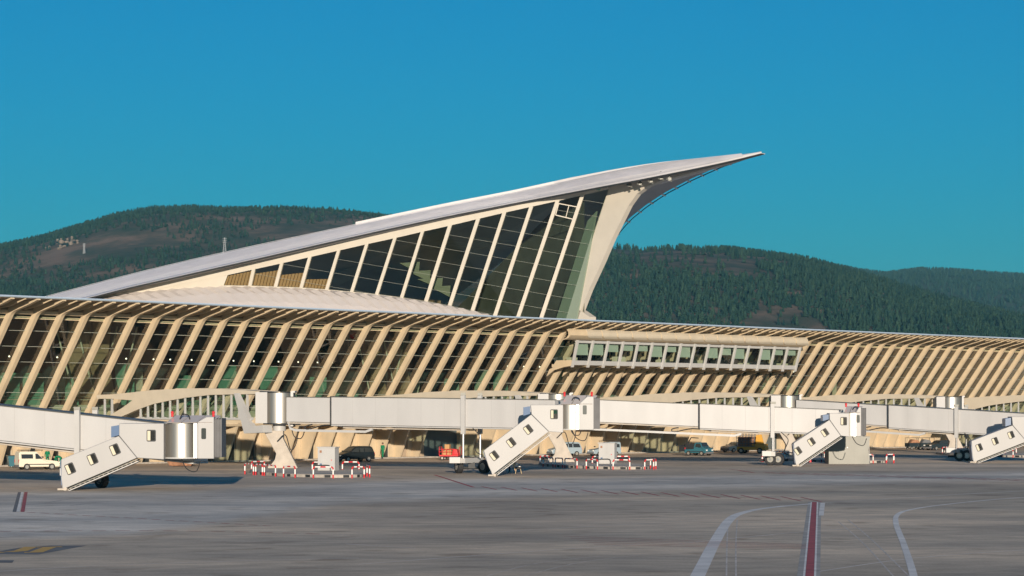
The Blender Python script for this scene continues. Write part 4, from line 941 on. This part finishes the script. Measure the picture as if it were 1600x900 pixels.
for k, ri in enumerate((1, 2, 3, 4)):
    ro = Vector((*rp(ri), 0)); it = thing('column_island', ILAB[k], 'traffic island', ro, 0, 'column islands')
    if k > 0: sc_ = .92
    else: sc_ = 1.0
    P = [p * sc_ for p in isl_c]
    MB().prism([Vector((p.x, p.y, .0)) for p in P], (0, 0, .24)).build('kerb', 'concrete_kerb', it)
    MB().prism([Vector((p.x * .97, p.y * .97, .24)) for p in P], (0, 0, .02)).build('paving', 'concrete_pale', it)
    N = len(P)
    for q in range(1, 19, 2):
        a, b_ = P[q], P[q].lerp(P[q + 1], min(1, .55 / max(.1, (P[q + 1] - P[q]).length))); n = Vector((b_.y - a.y, a.x - b_.x, 0)).normalized() * .01
        if (b_ - a).x < 0: continue
        MB().hexa([a + n + Vector((0, 0, .01)), b_ + n + Vector((0, 0, .01)), b_ - n + Vector((0, 0, .01)), a - n + Vector((0, 0, .01)), a + n + Vector((0, 0, .23)), b_ + n + Vector((0, 0, .23)), b_ - n + Vector((0, 0, .23)), a - n + Vector((0, 0, .23))]).build('kerb_stripe', 'dark', it)
    for h, (pa, pb) in enumerate(HOOPS):
        A_ = (gpt(*pa) - R1) * sc_ + ro; B_ = (gpt(*pb) - R1) * sc_ + ro
        hoop(A_, B_, 'red and white safety hoop ' + spot[h] + ' ' + where[k], 'red and white safety hoops')
    if k < 2:
        p = (wpt(513, 740, 217.5) - R1) * sc_ + ro; c = thing('control_cabinet', 'white control cabinet on the ' + ('leftmost' if k == 0 else 'second') + ' island beside the leaning column', 'cabinet', (p.x, p.y, .26), R(-16), 'white control cabinets')
        MB().box(-.82, .82, -.55, .55, 0, 2.05).build('body', 'white', c, bevel=.02)
        MB().box(-.9, .9, -.62, .62, 2.05, 2.14).build('lid', 'white', c)
        for x in (-.8, .02): MB().box(x, x + .78, -.575, -.55, .1, 1.98).build('door', 'white', c, bevel=.01)
        MB().box(-.62, -.42, -.59, -.575, 1.6, 1.82).build('notice', 'rust', c); MB().box(-.6, -.4, -.62, -.575, .52, .64).build('socket', 'blue_panel', c)
        MB().tube((.52, -.6, .95), (.52, -.575, .95), .05, 8).build('knob', 'red', c)
        cable(c, [(-.9, -.75, .45), (.1, -.85, .5), (.45, -.85, .4), (.5, -.85, 0)], .04)

# ------------------------------------------------------------------ grey shelter and block
p = gpt(1327, 725); sh = thing('metal_shelter', 'plain grey metal shelter box below the cab of the third jet bridge', 'shelter', (p.x, p.y, 0), 0)
w = 64 * p.y / F / 2; hh = 43 * p.y / F
mb = MB(); prf = [(-w, 0), (w * .98, 0), (w * .93, hh * .5), (w * .97, hh * .8), (w * 1.03, hh), (-w, hh)]
mb.prism([(x, 0, z) for x, z in prf], (0, 3.4, 0)); mb.build('body', 'grey_metal', sh)
for x in (-.5, .25): MB().box(w * x - .02, w * x + .02, -.015, 0, 0.05, hh - .05).build('panel_joint', 'grey_metal', sh)
MB().box(-.25, -.15, -.03, 0, hh * .58, hh * .62).build('latch', 'paint_white', sh)
mb = MB(); mb.tube((w * 1.05, 1.2, 0), (w * 1.05, 1.2, hh), .04, 6); mb.tube((w * 1.05, 1.2, .9), (w * 1.3, 1.2, .9), .03, 6); mb.build('post', 'white', sh)
p = gpt(283, 728.5); bl = thing('ballast_block', 'rusty brown ballast block under the cab of the left jet bridge', 'block', (p.x, p.y, 0), 0)
mb = MB(); mb.hexa([(-1.1, -.7, .05), (1.1, -.7, .05), (1.1, .9, .05), (-1.1, .9, .05), (-1.5, -.9, .8), (1.5, -.9, .8), (1.5, 1.1, .8), (-1.5, 1.1, .8)]); mb.build('body', 'rust', bl, bevel=.06)
mb = MB(); [mb.box(x - .15, x + .15, -.6, .8, 0, .08) for x in (-.9, .9)]; mb.build('foot', 'dark', bl)

# ------------------------------------------------------------------ vehicles
def car(name, label, cat, loc, heading, body, L_=4.2, W=1.7, prof=None, glassprof=None, rack=False, group='vehicles parked below the wing', r=.31, wx=(.19, .80)):
    """local x forward; prof: side outline (x, z) fractions; upper body narrows"""
    t = thing(name, label, cat, loc, heading, group)
    H_ = max(z for x, z in prof); zb = .62 * H_
    def wy(z): return W / 2 * (1 if z < zb else 1 - .16 * (z - zb) / (H_ - zb + 1e-6))
    n = len(prof); V = [((x - .5) * L_, -wy(z), z) for x, z in prof] + [((x - .5) * L_, wy(z), z) for x, z in prof]
    mb = MB(); mb.add(V, [tuple(range(n)), tuple(range(2 * n - 1, n - 1, -1))] + [(i, i + n, (i + 1) % n + n, (i + 1) % n) for i in range(n)])
    bo = mb.build('body', body, t, bevel=.045)
    for gpoly in glassprof:
        for sy in (-1, 1):
            pts = [((x - .5) * L_, sy * (wy(z) + .006), z) for x, z in gpoly]
            if sy > 0: pts = pts[::-1]
            MB().add(pts, [tuple(range(len(pts)))]).build('side_window', 'door_dark', t)
    # windscreen and rear window on the sloping end faces
    def endglass(nm, x0, z0, x1, z1):
        f = lambda x, z, sy: ((x - .5) * L_, sy * (wy(z) - .12), z)
        nrm = Vector(((z1 - z0), 0, -(x1 - x0) * L_)).normalized() * .012
        if (x0 + x1) / 2 < .5: nrm = Vector((-abs(nrm.x), 0, abs(nrm.z)))
        else: nrm = Vector((abs(nrm.x), 0, abs(nrm.z)))
        MB().add([Vector(f(x0, z0, -1)) + nrm, Vector(f(x0, z0, 1)) + nrm, Vector(f(x1, z1, 1)) + nrm, Vector(f(x1, z1, -1)) + nrm], [(0, 1, 2, 3)]).build(nm, 'door_dark', t)
    top = sorted([q for q in prof if q[1] > H_ - .12]); fr_ = max(top); bk = min(top)
    hood = max([q for q in prof if zb - .25 < q[1] < H_ - .15 and q[0] > .5], key=lambda q: q[1]); tail = max([q for q in prof if q[0] < .5 and q[1] < H_ - .15], key=lambda q: q[1])
    lp2 = lambda a, b_, k: (a[0] + (b_[0] - a[0]) * k, a[1] + (b_[1] - a[1]) * k)
    a, b_ = lp2(hood, fr_, .1), lp2(hood, fr_, .9); endglass('windscreen', a[0], a[1], b_[0], b_[1])
    a, b_ = lp2(tail, bk, .2), lp2(tail, bk, .9); endglass('rear_window', a[0], a[1], b_[0], b_[1])
    for fx in wx:
        for sy in (-1, 1):
            c = Vector(((fx - .5) * L_, sy * (W / 2 - .06), r)); mb = MB(); mb.tube(c - Vector((0, .1, 0)), c + Vector((0, .1, 0)), r, 16); wo = mb.build('wheel', 'black_rubber', t)
            MB().tube(c - Vector((0, .115, 0)), c + Vector((0, .115, 0)), r * .58, 12).build('rim', 'rim', wo)
    for sy in (-1, 1):
        MB().box(L_ / 2 - .06, L_ / 2 + .012, sy * W * .36 - .14, sy * W * .36 + .14, .62, .78).build('headlight', 'paint_white', t)
        MB().box(-L_ / 2 - .012, -L_ / 2 + .05, sy * W * .43 - .07, sy * W * .43 + .07, .7, 1.0).build('tail_light', 'red', t)
        MB().box(.12 * L_ + .25, .12 * L_ + .4, sy * (W / 2 + .08) - .09, sy * (W / 2 + .08) + .09, zb + .02, zb + .16).build('mirror', 'dark', t)
    MB().box(L_ / 2 - .08, L_ / 2 + .05, -W / 2 + .03, W / 2 - .03, .28, .48).build('bumper', 'dark_mark', t); MB().box(-L_ / 2 - .05, -L_ / 2 + .08, -W / 2 + .03, W / 2 - .03, .28, .48).build('bumper', 'dark_mark', t)
    MB().box(-L_ * .3, L_ * .3, -W / 2 - .012, -W / 2 + .02, .5, .58).build('side_trim', 'dark', t)
    if rack:
        mb = MB()
        for sy in (-1, 1): mb.tube((-L_ * .45, sy * .6, H_ + .12), (L_ * .1, sy * .6, H_ + .12), .03, 6)
        for x in np.linspace(-L_ * .42, L_ * .07, 4): mb.tube((x, -.6, H_ + .12), (x, .6, H_ + .12), .025, 6); mb.tube((x, -.6, H_ - .02), (x, -.6, H_ + .12), .02, 4)
        mb.build('roof_rack', 'dark', t)
    return t
VAN = [(0.01, .3), (0.0, .75), (.01, 1.62), (.035, 1.76), (.36, 1.76), (.44, 1.74), (.60, 1.02), (.66, .98), (.93, .84), (.985, .72), (1.0, .5), (.99, .3)]
VANG = [[(.06, 1.1), (.06, 1.5), (.34, 1.5), (.34, 1.1)], [(.40, 1.06), (.40, 1.55), (.455, 1.55), (.575, 1.06)]]
MPV = [(0.015, .3), (0.0, .75), (.02, 1.05), (.07, 1.6), (.12, 1.72), (.42, 1.74), (.56, 1.66), (.74, 1.1), (.80, 1.02), (.96, .86), (.995, .7), (1.0, .5), (.985, .3)]
MPVG = [[(.06, 1.08), (.10, 1.52), (.30, 1.56), (.30, 1.08)], [(.325, 1.08), (.325, 1.56), (.45, 1.56), (.45, 1.08)], [(.475, 1.08), (.475, 1.56), (.56, 1.52), (.70, 1.1)]]
SED = [(0.01, .3), (0.0, .7), (.02, .95), (.12, 1.0), (.22, 1.36), (.30, 1.42), (.50, 1.42), (.57, 1.36), (.70, .98), (.95, .82), (.995, .66), (1.0, .48), (.985, .3)]
SEDG = [[(.17, 1.0), (.245, 1.32), (.38, 1.36), (.38, 1.0)], [(.40, 1.0), (.40, 1.36), (.52, 1.35), (.65, 1.0)]]
p = gpt(58, 734); car('parked_van', 'small cream van with roof rack parked at the far left', 'van', (p.x, p.y, .0), R(28), 'car_white', 4.0, 1.62, VAN, VANG, True)
p = gpt(553, 721.5); car('minivan', 'black minivan parked beside the first white cabinet', 'car', (p.x, p.y, 0), R(180 + 36), 'car_black', 4.4, 1.8, MPV, MPVG)
p = gpt(882, 712.5); car('compact_van', 'pale blue compact van seen behind the second leaning column', 'van', (p.x, p.y, 0), R(180 + 24), 'car_blue', 4.1, 1.7, MPV, MPVG)
p = gpt(944, 712.8); car('parked_van', 'dark blue grey van half hidden behind the second cabinet', 'van', (p.x, p.y, 0), R(180 + 30), 'car_blue', 4.0, 1.65, VAN, VANG, True)
p = gpt(1150, 706.6); car('parked_car', 'silver car beside the yellow cargo loader', 'car', (p.x, p.y, 0), R(180 + 40), 'car_silver', 4.3, 1.7, SED, SEDG)
p = gpt(1468, 703.5); car('parked_car', 'black car parked left of the rightmost leaning column', 'car', (p.x, p.y, 0), R(180 + 32), 'car_dark', 4.6, 1.75, SED, SEDG)
# teal pickup with dark equipment on its bed
p = gpt(1092, 712); pk = car('pickup_truck', 'teal pickup truck carrying dark equipment in the shade', 'pickup', (p.x, p.y, 0), R(-38), 'car_teal', 3.2, 1.7,
    [(0.0, .35), (0.0, .8), (.42, .84), (.45, 1.55), (.50, 1.66), (.72, 1.66), (.82, 1.08), (.97, .92), (1.0, .6), (.99, .35)], [[(.50, 1.08), (.52, 1.52), (.71, 1.52), (.79, 1.1)]])
mb = MB(); mb.box(-1.6, -.2, -.7, .7, .84, 1.5); mb.box(-2.6, -1.5, -.6, .6, .5, 1.2); mb.tube((-1.4, -.4, 1.5), (-.9, -.4, 2.25), .07, 6); mb.tube((-.9, -.4, 2.25), (.2, -.4, 2.2), .06, 6); mb.tube((-3.4, 0, 1.25), (-1.5, 0, 1.3), .07, 6); mb.build('equipment', 'dark', pk)
# yellow cargo loader with caged load
p = gpt(1176, 708.5); yl = thing('cargo_loader', 'yellow cargo loader with a dark wire cage on its deck', 'loader', (p.x, p.y, 0), R(-20), 'vehicles parked below the wing')
MB().box(-1.9, 1.9, -1, 1, .45, .9).build('chassis', 'yellow', yl, bevel=.04)
mb = MB(); mb.box(.1, 1.8, -.95, .95, .9, 1.25); mb.prism([(.6, -.9, 1.25), (1.75, -.9, 1.25), (1.4, -.9, 2.5), (.7, -.9, 2.4)], (0, .12, 0)); mb.build('tipping_deck', 'yellow', yl)
mb = MB(); mb.box(.2, .5, -.5, .4, 1.25, 1.9); mb.build('seat', 'dark', yl)
mb = MB()
for x in np.linspace(-1.9, .5, 7): mb.tube((x, -1, .9), (x, -1, 2.75), .035, 5); mb.tube((x, 1, .9), (x, 1, 2.75), .035, 5)
for z in np.linspace(.95, 2.75, 6):
    for y in (-1, 1): mb.tube((-1.9, y, z), (.5, y, z), .035, 5)
mb.build('cage', 'dark_mark', yl)
MB().box(-1.8, .35, -.8, .9, .92, 2.2).build('load', 'rust', yl, bevel=.05)
for x in (-1.3, 1.2):
    for y in (-.95, .95): wheel(yl, (x, y, .38), .38, .25)
# red baggage cart with cartons
p = gpt(703, 719); rc = thing('baggage_cart', 'red baggage cart with brown cartons in front of the dark opening', 'cart', (p.x, p.y, 0), R(-12))
MB().box(-1.1, 1.1, -.65, .65, .45, .6).build('deck', 'red', rc)
mb = MB()
for y in (-.65, .65):
    for z in (.95, 1.25): mb.tube((-1.1, y, z), (.6, y, z), .035, 6)
    for x in np.linspace(-1.1, .6, 5): mb.tube((x, y, .6), (x, y, 1.25), .035, 6)
for x in (-1.1, 1.25): mb.tube((x, -.6, .6), (x, -.6, 1.5), .035, 6); mb.tube((x, .6, .6), (x, .6, 1.5), .035, 6); mb.tube((x, -.6, 1.5), (x, .6, 1.5), .035, 6)
mb.build('rail', 'red', rc); MB().prism([(.35, -.6, .6), (1.1, -.6, .6), (.9, -.6, 1.25), (.5, -.6, 1.3)], (0, 1.2, 0)).build('engine_cover', 'red', rc, bevel=.06)
for i_, (x, z, w_) in enumerate([(-.6, .6, .5), (0, .6, .5), (-.25, 1.1, .55)]): MB().box(x - w_ / 2, x + w_ / 2, -.4, .4, z, z + .5 + .1 * i_).build('carton', 'carton', rc, bevel=.02)
for x in (-.75, .75):
    for y in (-.6, .6): wheel(rc, (x, y, .24), .24, .14)
# dark baggage trailers at the far right
for k, (u, lab) in enumerate([(1428, 'dark open baggage trailer, left one of two beside the black car'), (1446, 'dark open baggage trailer standing directly behind the black car')]):
    p = gpt(u, 702.5); tr = thing('baggage_trailer', lab, 'trailer', (p.x, p.y, 0), R(20), 'dark baggage trailers')
    MB().box(-1.1, 1.1, -.7, .7, .4, .95).build('bed', 'car_dark', tr); mb = MB()
    for x in (-1.05, 1.05):
        for y in (-.65, .65): mb.tube((x, y, .95), (x, y, 1.7), .03, 5)
    for y in (-.65, .65): mb.tube((-1.05, y, 1.7), (1.05, y, 1.7), .03, 5)
    mb.build('frame', 'dark', tr); MB().prism([(-.8, -.5, .95), (.8, -.5, .95), (.5, -.5, 1.35), (-.4, -.5, 1.5)], (0, 1, 0)).build('load', 'dark_mark' if k else 'rust', tr, bevel=.08)
    for x in (-.7, .7):
        for y in (-.6, .6): wheel(tr, (x, y, .22), .22, .14)
# grey waste bin and dark skip near the van
p = gpt(12, 731); bn = thing('waste_skip', 'dark teal waste skip by the wall left of the cream van', 'skip', (p.x + .6, p.y + 1.5, 0), R(20))
mb = MB(); mb.hexa([(-.8, -.5, .12), (.8, -.5, .12), (.8, .5, .12), (-.8, .5, .12), (-.95, -.6, 1.15), (.95, -.6, 1.15), (.95, .6, 1.15), (-.95, .6, 1.15)]); mb.build('body', 'car_teal', bn, bevel=.03)
MB().box(-.97, .97, -.62, .62, 1.15, 1.22).build('lid', 'car_dark', bn)
for x in (-.6, .6): wheel(bn, (x, -.4, .1), .1, .08)
# traffic cones near the third bridge's wheels
for (u, v, lab) in [(1191, 722, 'orange red traffic cone left of the third jet bridge wheels'), (1266, 723, 'orange red traffic cone under the stair of the third jet bridge')]:
    p = gpt(u, v); cn = thing('traffic_cone', lab, 'cone', (p.x, p.y, 0), 0, 'traffic cones')
    MB().box(-.2, .2, -.2, .2, 0, .05).build('base', 'dark', cn); MB().tube((0, 0, .05), (0, 0, .75), .16, 12, .03).build('cone', 'red', cn); MB().tube((0, 0, .38), (0, 0, .52), .105, 12, .082).build('band', 'paint_white', cn)

# ------------------------------------------------------------------ people
def person(label, loc, rz, joints, top, legs_m, hair='hair', scale=1.0):
    """joints: dict of points; one skinned body"""
    J = joints; names = list(J); ix = {n: i for i, n in enumerate(names)}
    edges = [('pel', 'belly'), ('belly', 'chest'), ('chest', 'neck'), ('neck', 'head'), ('head', 'crown')]
    for s_ in 'lr': edges += [('chest', 'sh' + s_), ('sh' + s_, 'el' + s_), ('el' + s_, 'wr' + s_), ('wr' + s_, 'ha' + s_), ('pel', 'hip' + s_), ('hip' + s_, 'kn' + s_), ('kn' + s_, 'an' + s_), ('an' + s_, 'to' + s_)]
    rad = dict(pel=(.15, .12), belly=(.14, .11), chest=(.16, .11), neck=(.06, .06), head=(.095, .10), crown=(.075, .085))
    for s_ in 'lr': rad.update({'sh' + s_: (.07, .07), 'el' + s_: (.05, .05), 'wr' + s_: (.035, .035), 'ha' + s_: (.04, .025), 'hip' + s_: (.095, .095), 'kn' + s_: (.065, .065), 'an' + s_: (.045, .045), 'to' + s_: (.045, .035)})
    me = bpy.data.meshes.new('person'); me.from_pydata([J[n] for n in names], [(ix[a], ix[b_]) for a, b_ in edges], [])
    o = bpy.data.objects.new('person', me); COL.objects.link(o)
    sk = o.modifiers.new('skin', 'SKIN'); sk.use_smooth_shade = True
    o.modifiers.new('sub', 'SUBSURF').levels = 1
    for i, n in enumerate(names): me.skin_vertices[0].data[i].radius = rad[n]
    me.skin_vertices[0].data[ix['pel']].use_root = True
    dg = bpy.context.evaluated_depsgraph_get(); ev = o.evaluated_get(dg); me2 = bpy.data.meshes.new_from_object(ev)
    o.modifiers.clear(); o.data = me2
    for m_ in (top, legs_m, 'skin', 'black_rubber'): me2.materials.append(M[m_])
    P = {n: Vector(J[n]) for n in names}
    def seg(p, a, b_):
        ab = b_ - a; k = max(0, min(1, (p - a).dot(ab) / ab.length_squared)); return (p - a - ab * k).length
    segs = [('head', 'crown', 2), ('neck', 'head', 2), ('pel', 'belly', 0), ('belly', 'chest', 0), ('chest', 'neck', 0)]
    for s_ in 'lr': segs += [('sh' + s_, 'el' + s_, 0), ('el' + s_, 'wr' + s_, 0), ('wr' + s_, 'ha' + s_, 2), ('pel', 'hip' + s_, 1), ('hip' + s_, 'kn' + s_, 1), ('kn' + s_, 'an' + s_, 1), ('an' + s_, 'to' + s_, 3), ('chest', 'sh' + s_, 0)]
    for f in me2.polygons: f.material_index = min(segs, key=lambda q: seg(f.center, P[q[0]], P[q[1]]))[2]; f.use_smooth = True
    c = P['crown']; hd = P['head']; up = (c - hd).normalized()
    mb = MB(); mb.ball(c + up * .01, .112, .118, .10, 12, 8); mb.build('hair' if hair == 'hair' else 'helmet', hair, o, smooth=True)
    fwd = Vector((1, 0, 0)); fwd = (fwd - up * fwd.dot(up)).normalized(); sd = up.cross(fwd)
    mb = MB(); mb.ball(hd + fwd * .105 + up * .01, .02, .016, .026, 6, 5); [mb.ball(hd + sd * sg * .098, .015, .012, .03, 6, 5) for sg in (-1, 1)]; mb.build('nose_and_ears', 'skin', o)
    mb = MB(); [mb.ball(hd + fwd * .09 + sd * sg * .035 + up * .035, .013, nu=6, nv=5) for sg in (-1, 1)]; mb.ball(hd + fwd * .088 - up * .045, .012, .03, .008, 6, 4); mb.build('eyes_and_mouth', 'hair', o)
    for s_ in 'lr':
        w_, h_ = P['wr' + s_], P['ha' + s_]; e = (h_ - w_).normalized(); q = e.orthogonal().normalized(); mb = MB()
        for k, ln in zip((-1.5, -.5, .5, 1.5), (.07, .085, .08, .06)):
            b0 = h_ + q * k * .017; mb.tube(b0, b0 + e * ln * .55, .0095, 5); mb.tube(b0 + e * ln * .55, b0 + e * ln + q.cross(e) * .02, .009, 5)
        b0 = w_.lerp(h_, .5) + q * .03; mb.tube(b0, b0 + (e + q * .8).normalized() * .06, .011, 5); mb.build('fingers', 'skin', o)
    o.location = loc; o.rotation_euler = (0, 0, rz); o.scale = (scale,) * 3; tag(o, label, 'person', 'apron workers'); return o
STAND = dict(pel=(0, 0, .95), belly=(0.01, 0, 1.12), chest=(0, 0, 1.36), neck=(0, 0, 1.5), head=(.02, 0, 1.62), crown=(.015, 0, 1.70))
for s_, y in (('l', 1), ('r', -1)):
    STAND.update({'sh' + s_: (0, y * .19, 1.42), 'el' + s_: (-.03, y * .25, 1.14), 'wr' + s_: (.06, y * .26, .9), 'ha' + s_: (.09, y * .26, .82), 'hip' + s_: (0, y * .09, .9), 'kn' + s_: (.03 + .06 * y, y * .1, .5), 'an' + s_: (-.02 + .1 * y, y * .1, .08), 'to' + s_: (.12 + .1 * y, y * .11, .035)})
BEND = dict(pel=(-.12, 0, .92), belly=(.02, 0, 1.02), chest=(.28, 0, 1.02), neck=(.40, 0, .98), head=(.50, 0, .95), crown=(.57, 0, .93))
for s_, y in (('l', 1), ('r', -1)):
    BEND.update({'sh' + s_: (.32, y * .19, .97), 'el' + s_: (.34, y * .22, .68), 'wr' + s_: (.42, y * .16, .45), 'ha' + s_: (.45, y * .14, .37), 'hip' + s_: (-.13, y * .1, .88), 'kn' + s_: (-.04, y * .12, .48), 'an' + s_: (-.1, y * .13, .08), 'to' + s_: (.04, y * .14, .035)})
p = gpt(598, 717.5); person('standing worker in green overalls against the cream wall', (p.x, p.y, .14), R(-120), STAND, 'cloth_green', 'cloth_green')
p = gpt(70.5, 731); person('worker in green standing behind the cream van', (p.x, p.y + 1.2, .14), R(-60), STAND, 'cloth_green', 'cloth_green')
p = gpt(93, 731.5); person('worker in green bending at the nose of the cream van', (p.x, p.y, 0.0), R(170), BEND, 'cloth_green', 'cloth_green', scale=1.12)
p = gpt(797, 741); person('bending worker in tan shirt and white helmet under the stair', (p.x, p.y, 0), R(-5), BEND, 'cloth_tan', 'cloth_dark', 'helmet')
p = gpt(807, 740.5); pu = thing('tow_dolly', 'small black wheeled dolly in front of the bending worker', 'dolly', (p.x + .15, p.y, 0), 0)
mb = MB(); mb.ball((0, 0, .52), .34, .25, .14, 12, 7); mb.build('body', 'dark', pu, smooth=True); MB().box(-.15, .2, -.1, .1, .62, .68).build('lid', 'helmet', pu)
mb = MB(); [mb.tube((x, y, .02), (x * .7, y * .7, .45), .03, 6) for x in (-.25, .3) for y in (-.15, .15)]; mb.build('leg', 'cloth_tan', pu)

# ------------------------------------------------------------------ painted markings on the apron
def marking(pts, width, m_, z=.006, name='apron_marking', world=False):
    P = [Vector(p) if world else gpt(*p) for p in pts]; A = []; B = []
    for i, p in enumerate(P):
        d = (P[min(i + 1, len(P) - 1)] - P[max(0, i - 1)]).normalized(); n = Vector((-d.y, d.x, 0)); w_ = width[i] if isinstance(width, (list, tuple)) else width
        A.append(p + n * w_ / 2 + Vector((0, 0, z))); B.append(p - n * w_ / 2 + Vector((0, 0, z)))
    return struct(MB().strip(A, B).build(name, m_))
def spline(pts, n=8):
    P = [Vector((a, b_, 0)) for a, b_ in pts]; out = []
    for i in range(len(P) - 1):
        p0, p1, p2, p3 = P[max(0, i - 1)], P[i], P[i + 1], P[min(len(P) - 1, i + 2)]
        for k in range(n):
            t = k / n; q = .5 * ((2 * p1) + (p2 - p0) * t + (2 * p0 - 5 * p1 + 4 * p2 - p3) * t * t + (3 * p1 - p0 - 3 * p2 + p3) * t ** 3); out.append((q.x, q.y))
    return out + [pts[-1]]
# lead-in bar: red with white edges on a dark bed
marking([(1273, 784), (1261, 930)], .80, 'dull_mark', .004)
a, b_ = gpt(1272.5, 784.5), gpt(1263, 930); d = (b_ - a).normalized(); n = Vector((-d.y, d.x, 0))
marking([a, b_], .29, 'red_mark', .010, world=True)
for sg in (-1, 1): marking([a + n * sg * .19, b_ + n * sg * .19], .075, 'white_mark', .010, world=True)
marking([(1285.5, 786), (1283, 806)], .28, 'pale_mark', .012)
a, b_ = gpt(35, 769), gpt(28, 800); d = (b_ - a).normalized(); n = Vector((-d.y, d.x, 0))
marking([a - n * .2, b_ - n * .2], .2, 'dark_mark', .008, world=True); marking([a + n * .0, b_ + n * .0], .16, 'white_mark', .010, world=True); marking([a + n * .25, b_ + n * .25], .22, 'red_mark', .010, world=True)
# pale taxi curves
marking(spline([(1075, 930), (1096, 888), (1118, 845), (1140, 812), (1165, 800), (1205, 793), (1270, 787)]), [.52] * 6 * 8 + [.4], 'pale_mark', .005)
marking(spline([(1285, 785.5), (1380, 780), (1500, 772.5), (1640, 765)]), .16, 'pale_mark', .008)
marking(spline([(1434, 930), (1425, 890), (1412, 850), (1400, 818), (1404, 803), (1430, 795), (1480, 788), (1560, 780), (1640, 775)]), .28, 'pale_mark', .006)
for pl in ([(-20, 894), (140, 885), (330, 878), (560, 872)], [(700, 836), (900, 824), (1120, 812)], [(560, 882), (800, 864), (1000, 850)], [(1060, 850), (1280, 829), (1420, 824)], [(1280, 893), (1430, 872), (1620, 858)], [(150, 840), (260, 834)], [(540, 850), (650, 857)]):
    marking(spline(pl, 4), .10, 'pale_mark', .007)
# red guide lines, some dashed
marking([(679, 742), (740, 761.5)], .28, 'red_mark', .006)
for k in range(18):
    t0, t1 = k / 18, (k + .62) / 18; f = lambda t: (42 + 390 * t, 800.5 + 22 * t); marking([f(t0), f(t1)], .16, 'red_mark', .008)
for k in range(14):
    t0, t1 = k / 14, (k + .6) / 14; f = lambda t: (-5 + 520 * t, 831 - 10 * t + 14 * t * t); marking([f(t0), f(t1)], .16, 'red_mark', .009)
marking([(740, 761.5), (1320, 783.5)], .10, 'red_mark', .007)
for k in range(17):
    u = 768 + 31.5 * k; v = 763.2 + .0375 * (u - 768); marking([(u - 16 - .3 * k, v - 3.2 - .12 * k), (u + 8 + .2 * k, v + 2.0)], .17, 'red_mark', .008)
marking([(1140, 733), (1180, 738.5), (1640, 752)], .14, 'red_mark', .007)
for k in range(16):
    u = 1215 + 26 * k; v = 739.6 + .0285 * (u - 1215); marking([(u - 22, v - 2.2), (u + 14, v + 1.5)], .17, 'red_mark', .009)
marking([(1155, 735.5), (1178, 738.5)], .3, 'red_mark', .008)
for k in range(5): marking([(880 + 12 * k, 838 + 3.2 * k), (1080, 845 + 2.3 * k), (1262, 851 + 1.6 * k)], .09, 'red_mark', .009 + .0005 * k)
marking([(420, 771.5), (700, 783), (1000, 797)], .12, 'joint_mark', .005); marking([(0, 762), (300, 764), (560, 775)], .12, 'joint_mark', .0055); marking([(1000, 748), (1300, 757)], .12, 'joint_mark', .005)
marking([(640, 742.5), (300, 752)], .10, 'joint_mark', .0052)
for pl in ([(70, 786), (140, 778), (300, 781)], [(110, 790), (200, 782), (360, 784)], [(1090, 752), (1180, 746), (1300, 752)], [(1130, 757), (1240, 750), (1330, 756)], [(200, 770), (330, 775), (520, 768)]):
    marking(spline(pl, 6), .13, 'tyre_mark', .0045)
for pl in ([(1310, 815), (1350, 850), (1400, 905)], [(1325, 812), (1365, 846), (1425, 905)], [(760, 900), (840, 880), (950, 868)], [(800, 905), (900, 880), (1010, 866)], [(1138, 810), (1136, 850), (1135, 905)], [(1152, 812), (1150, 850), (1150, 905)]): marking(spline(pl, 6), .06, 'scuff_mark', .0045)
# yellow stand letters on a dark panel
struct(MB().add([gpt(u, v) + Vector((0, 0, .005)) for u, v in [(-30, 866), (60, 866.5), (90, 861), (136, 852.5), (80, 852.5), (30, 856)]], [tuple(range(6))]).build('apron_marking', 'dark_mark'))
for pl in ([(14, 862.5), (32, 861), (48, 854.8), (64, 855.2)], [(38, 863.4), (56, 863.2), (78, 855), (97, 854.6)], [(-20, 864), (5, 863)]):
    marking(pl, .55, 'paint_yellow', .011)
struct(MB().add([gpt(u, v) + Vector((0, 0, .005)) for u, v in [(-30, 875), (22, 875.5), (19, 879.5), (-30, 879)]], [(0, 1, 2, 3)]).build('apron_marking', 'dark_mark'))

# ------------------------------------------------------------------ haze
m = bpy.data.materials.new('haze'); m.use_nodes = True; nt = m.node_tree; nt.nodes.remove(nt.nodes['Principled BSDF'])
pv = nt.nodes.new('ShaderNodeVolumePrincipled'); pv.inputs['Color'].default_value = (.25, .72, 1.0, 1); pv.inputs['Density'].default_value = HAZE; pv.inputs['Anisotropy'].default_value = 0.0
nt.links.new(pv.outputs[0], nt.nodes['Material Output'].inputs['Volume']); M['haze'] = m
hz = MB().box(-5000, 5000, -60, 9500, -12, 520).build('haze', 'haze'); struct(hz, 'stuff')
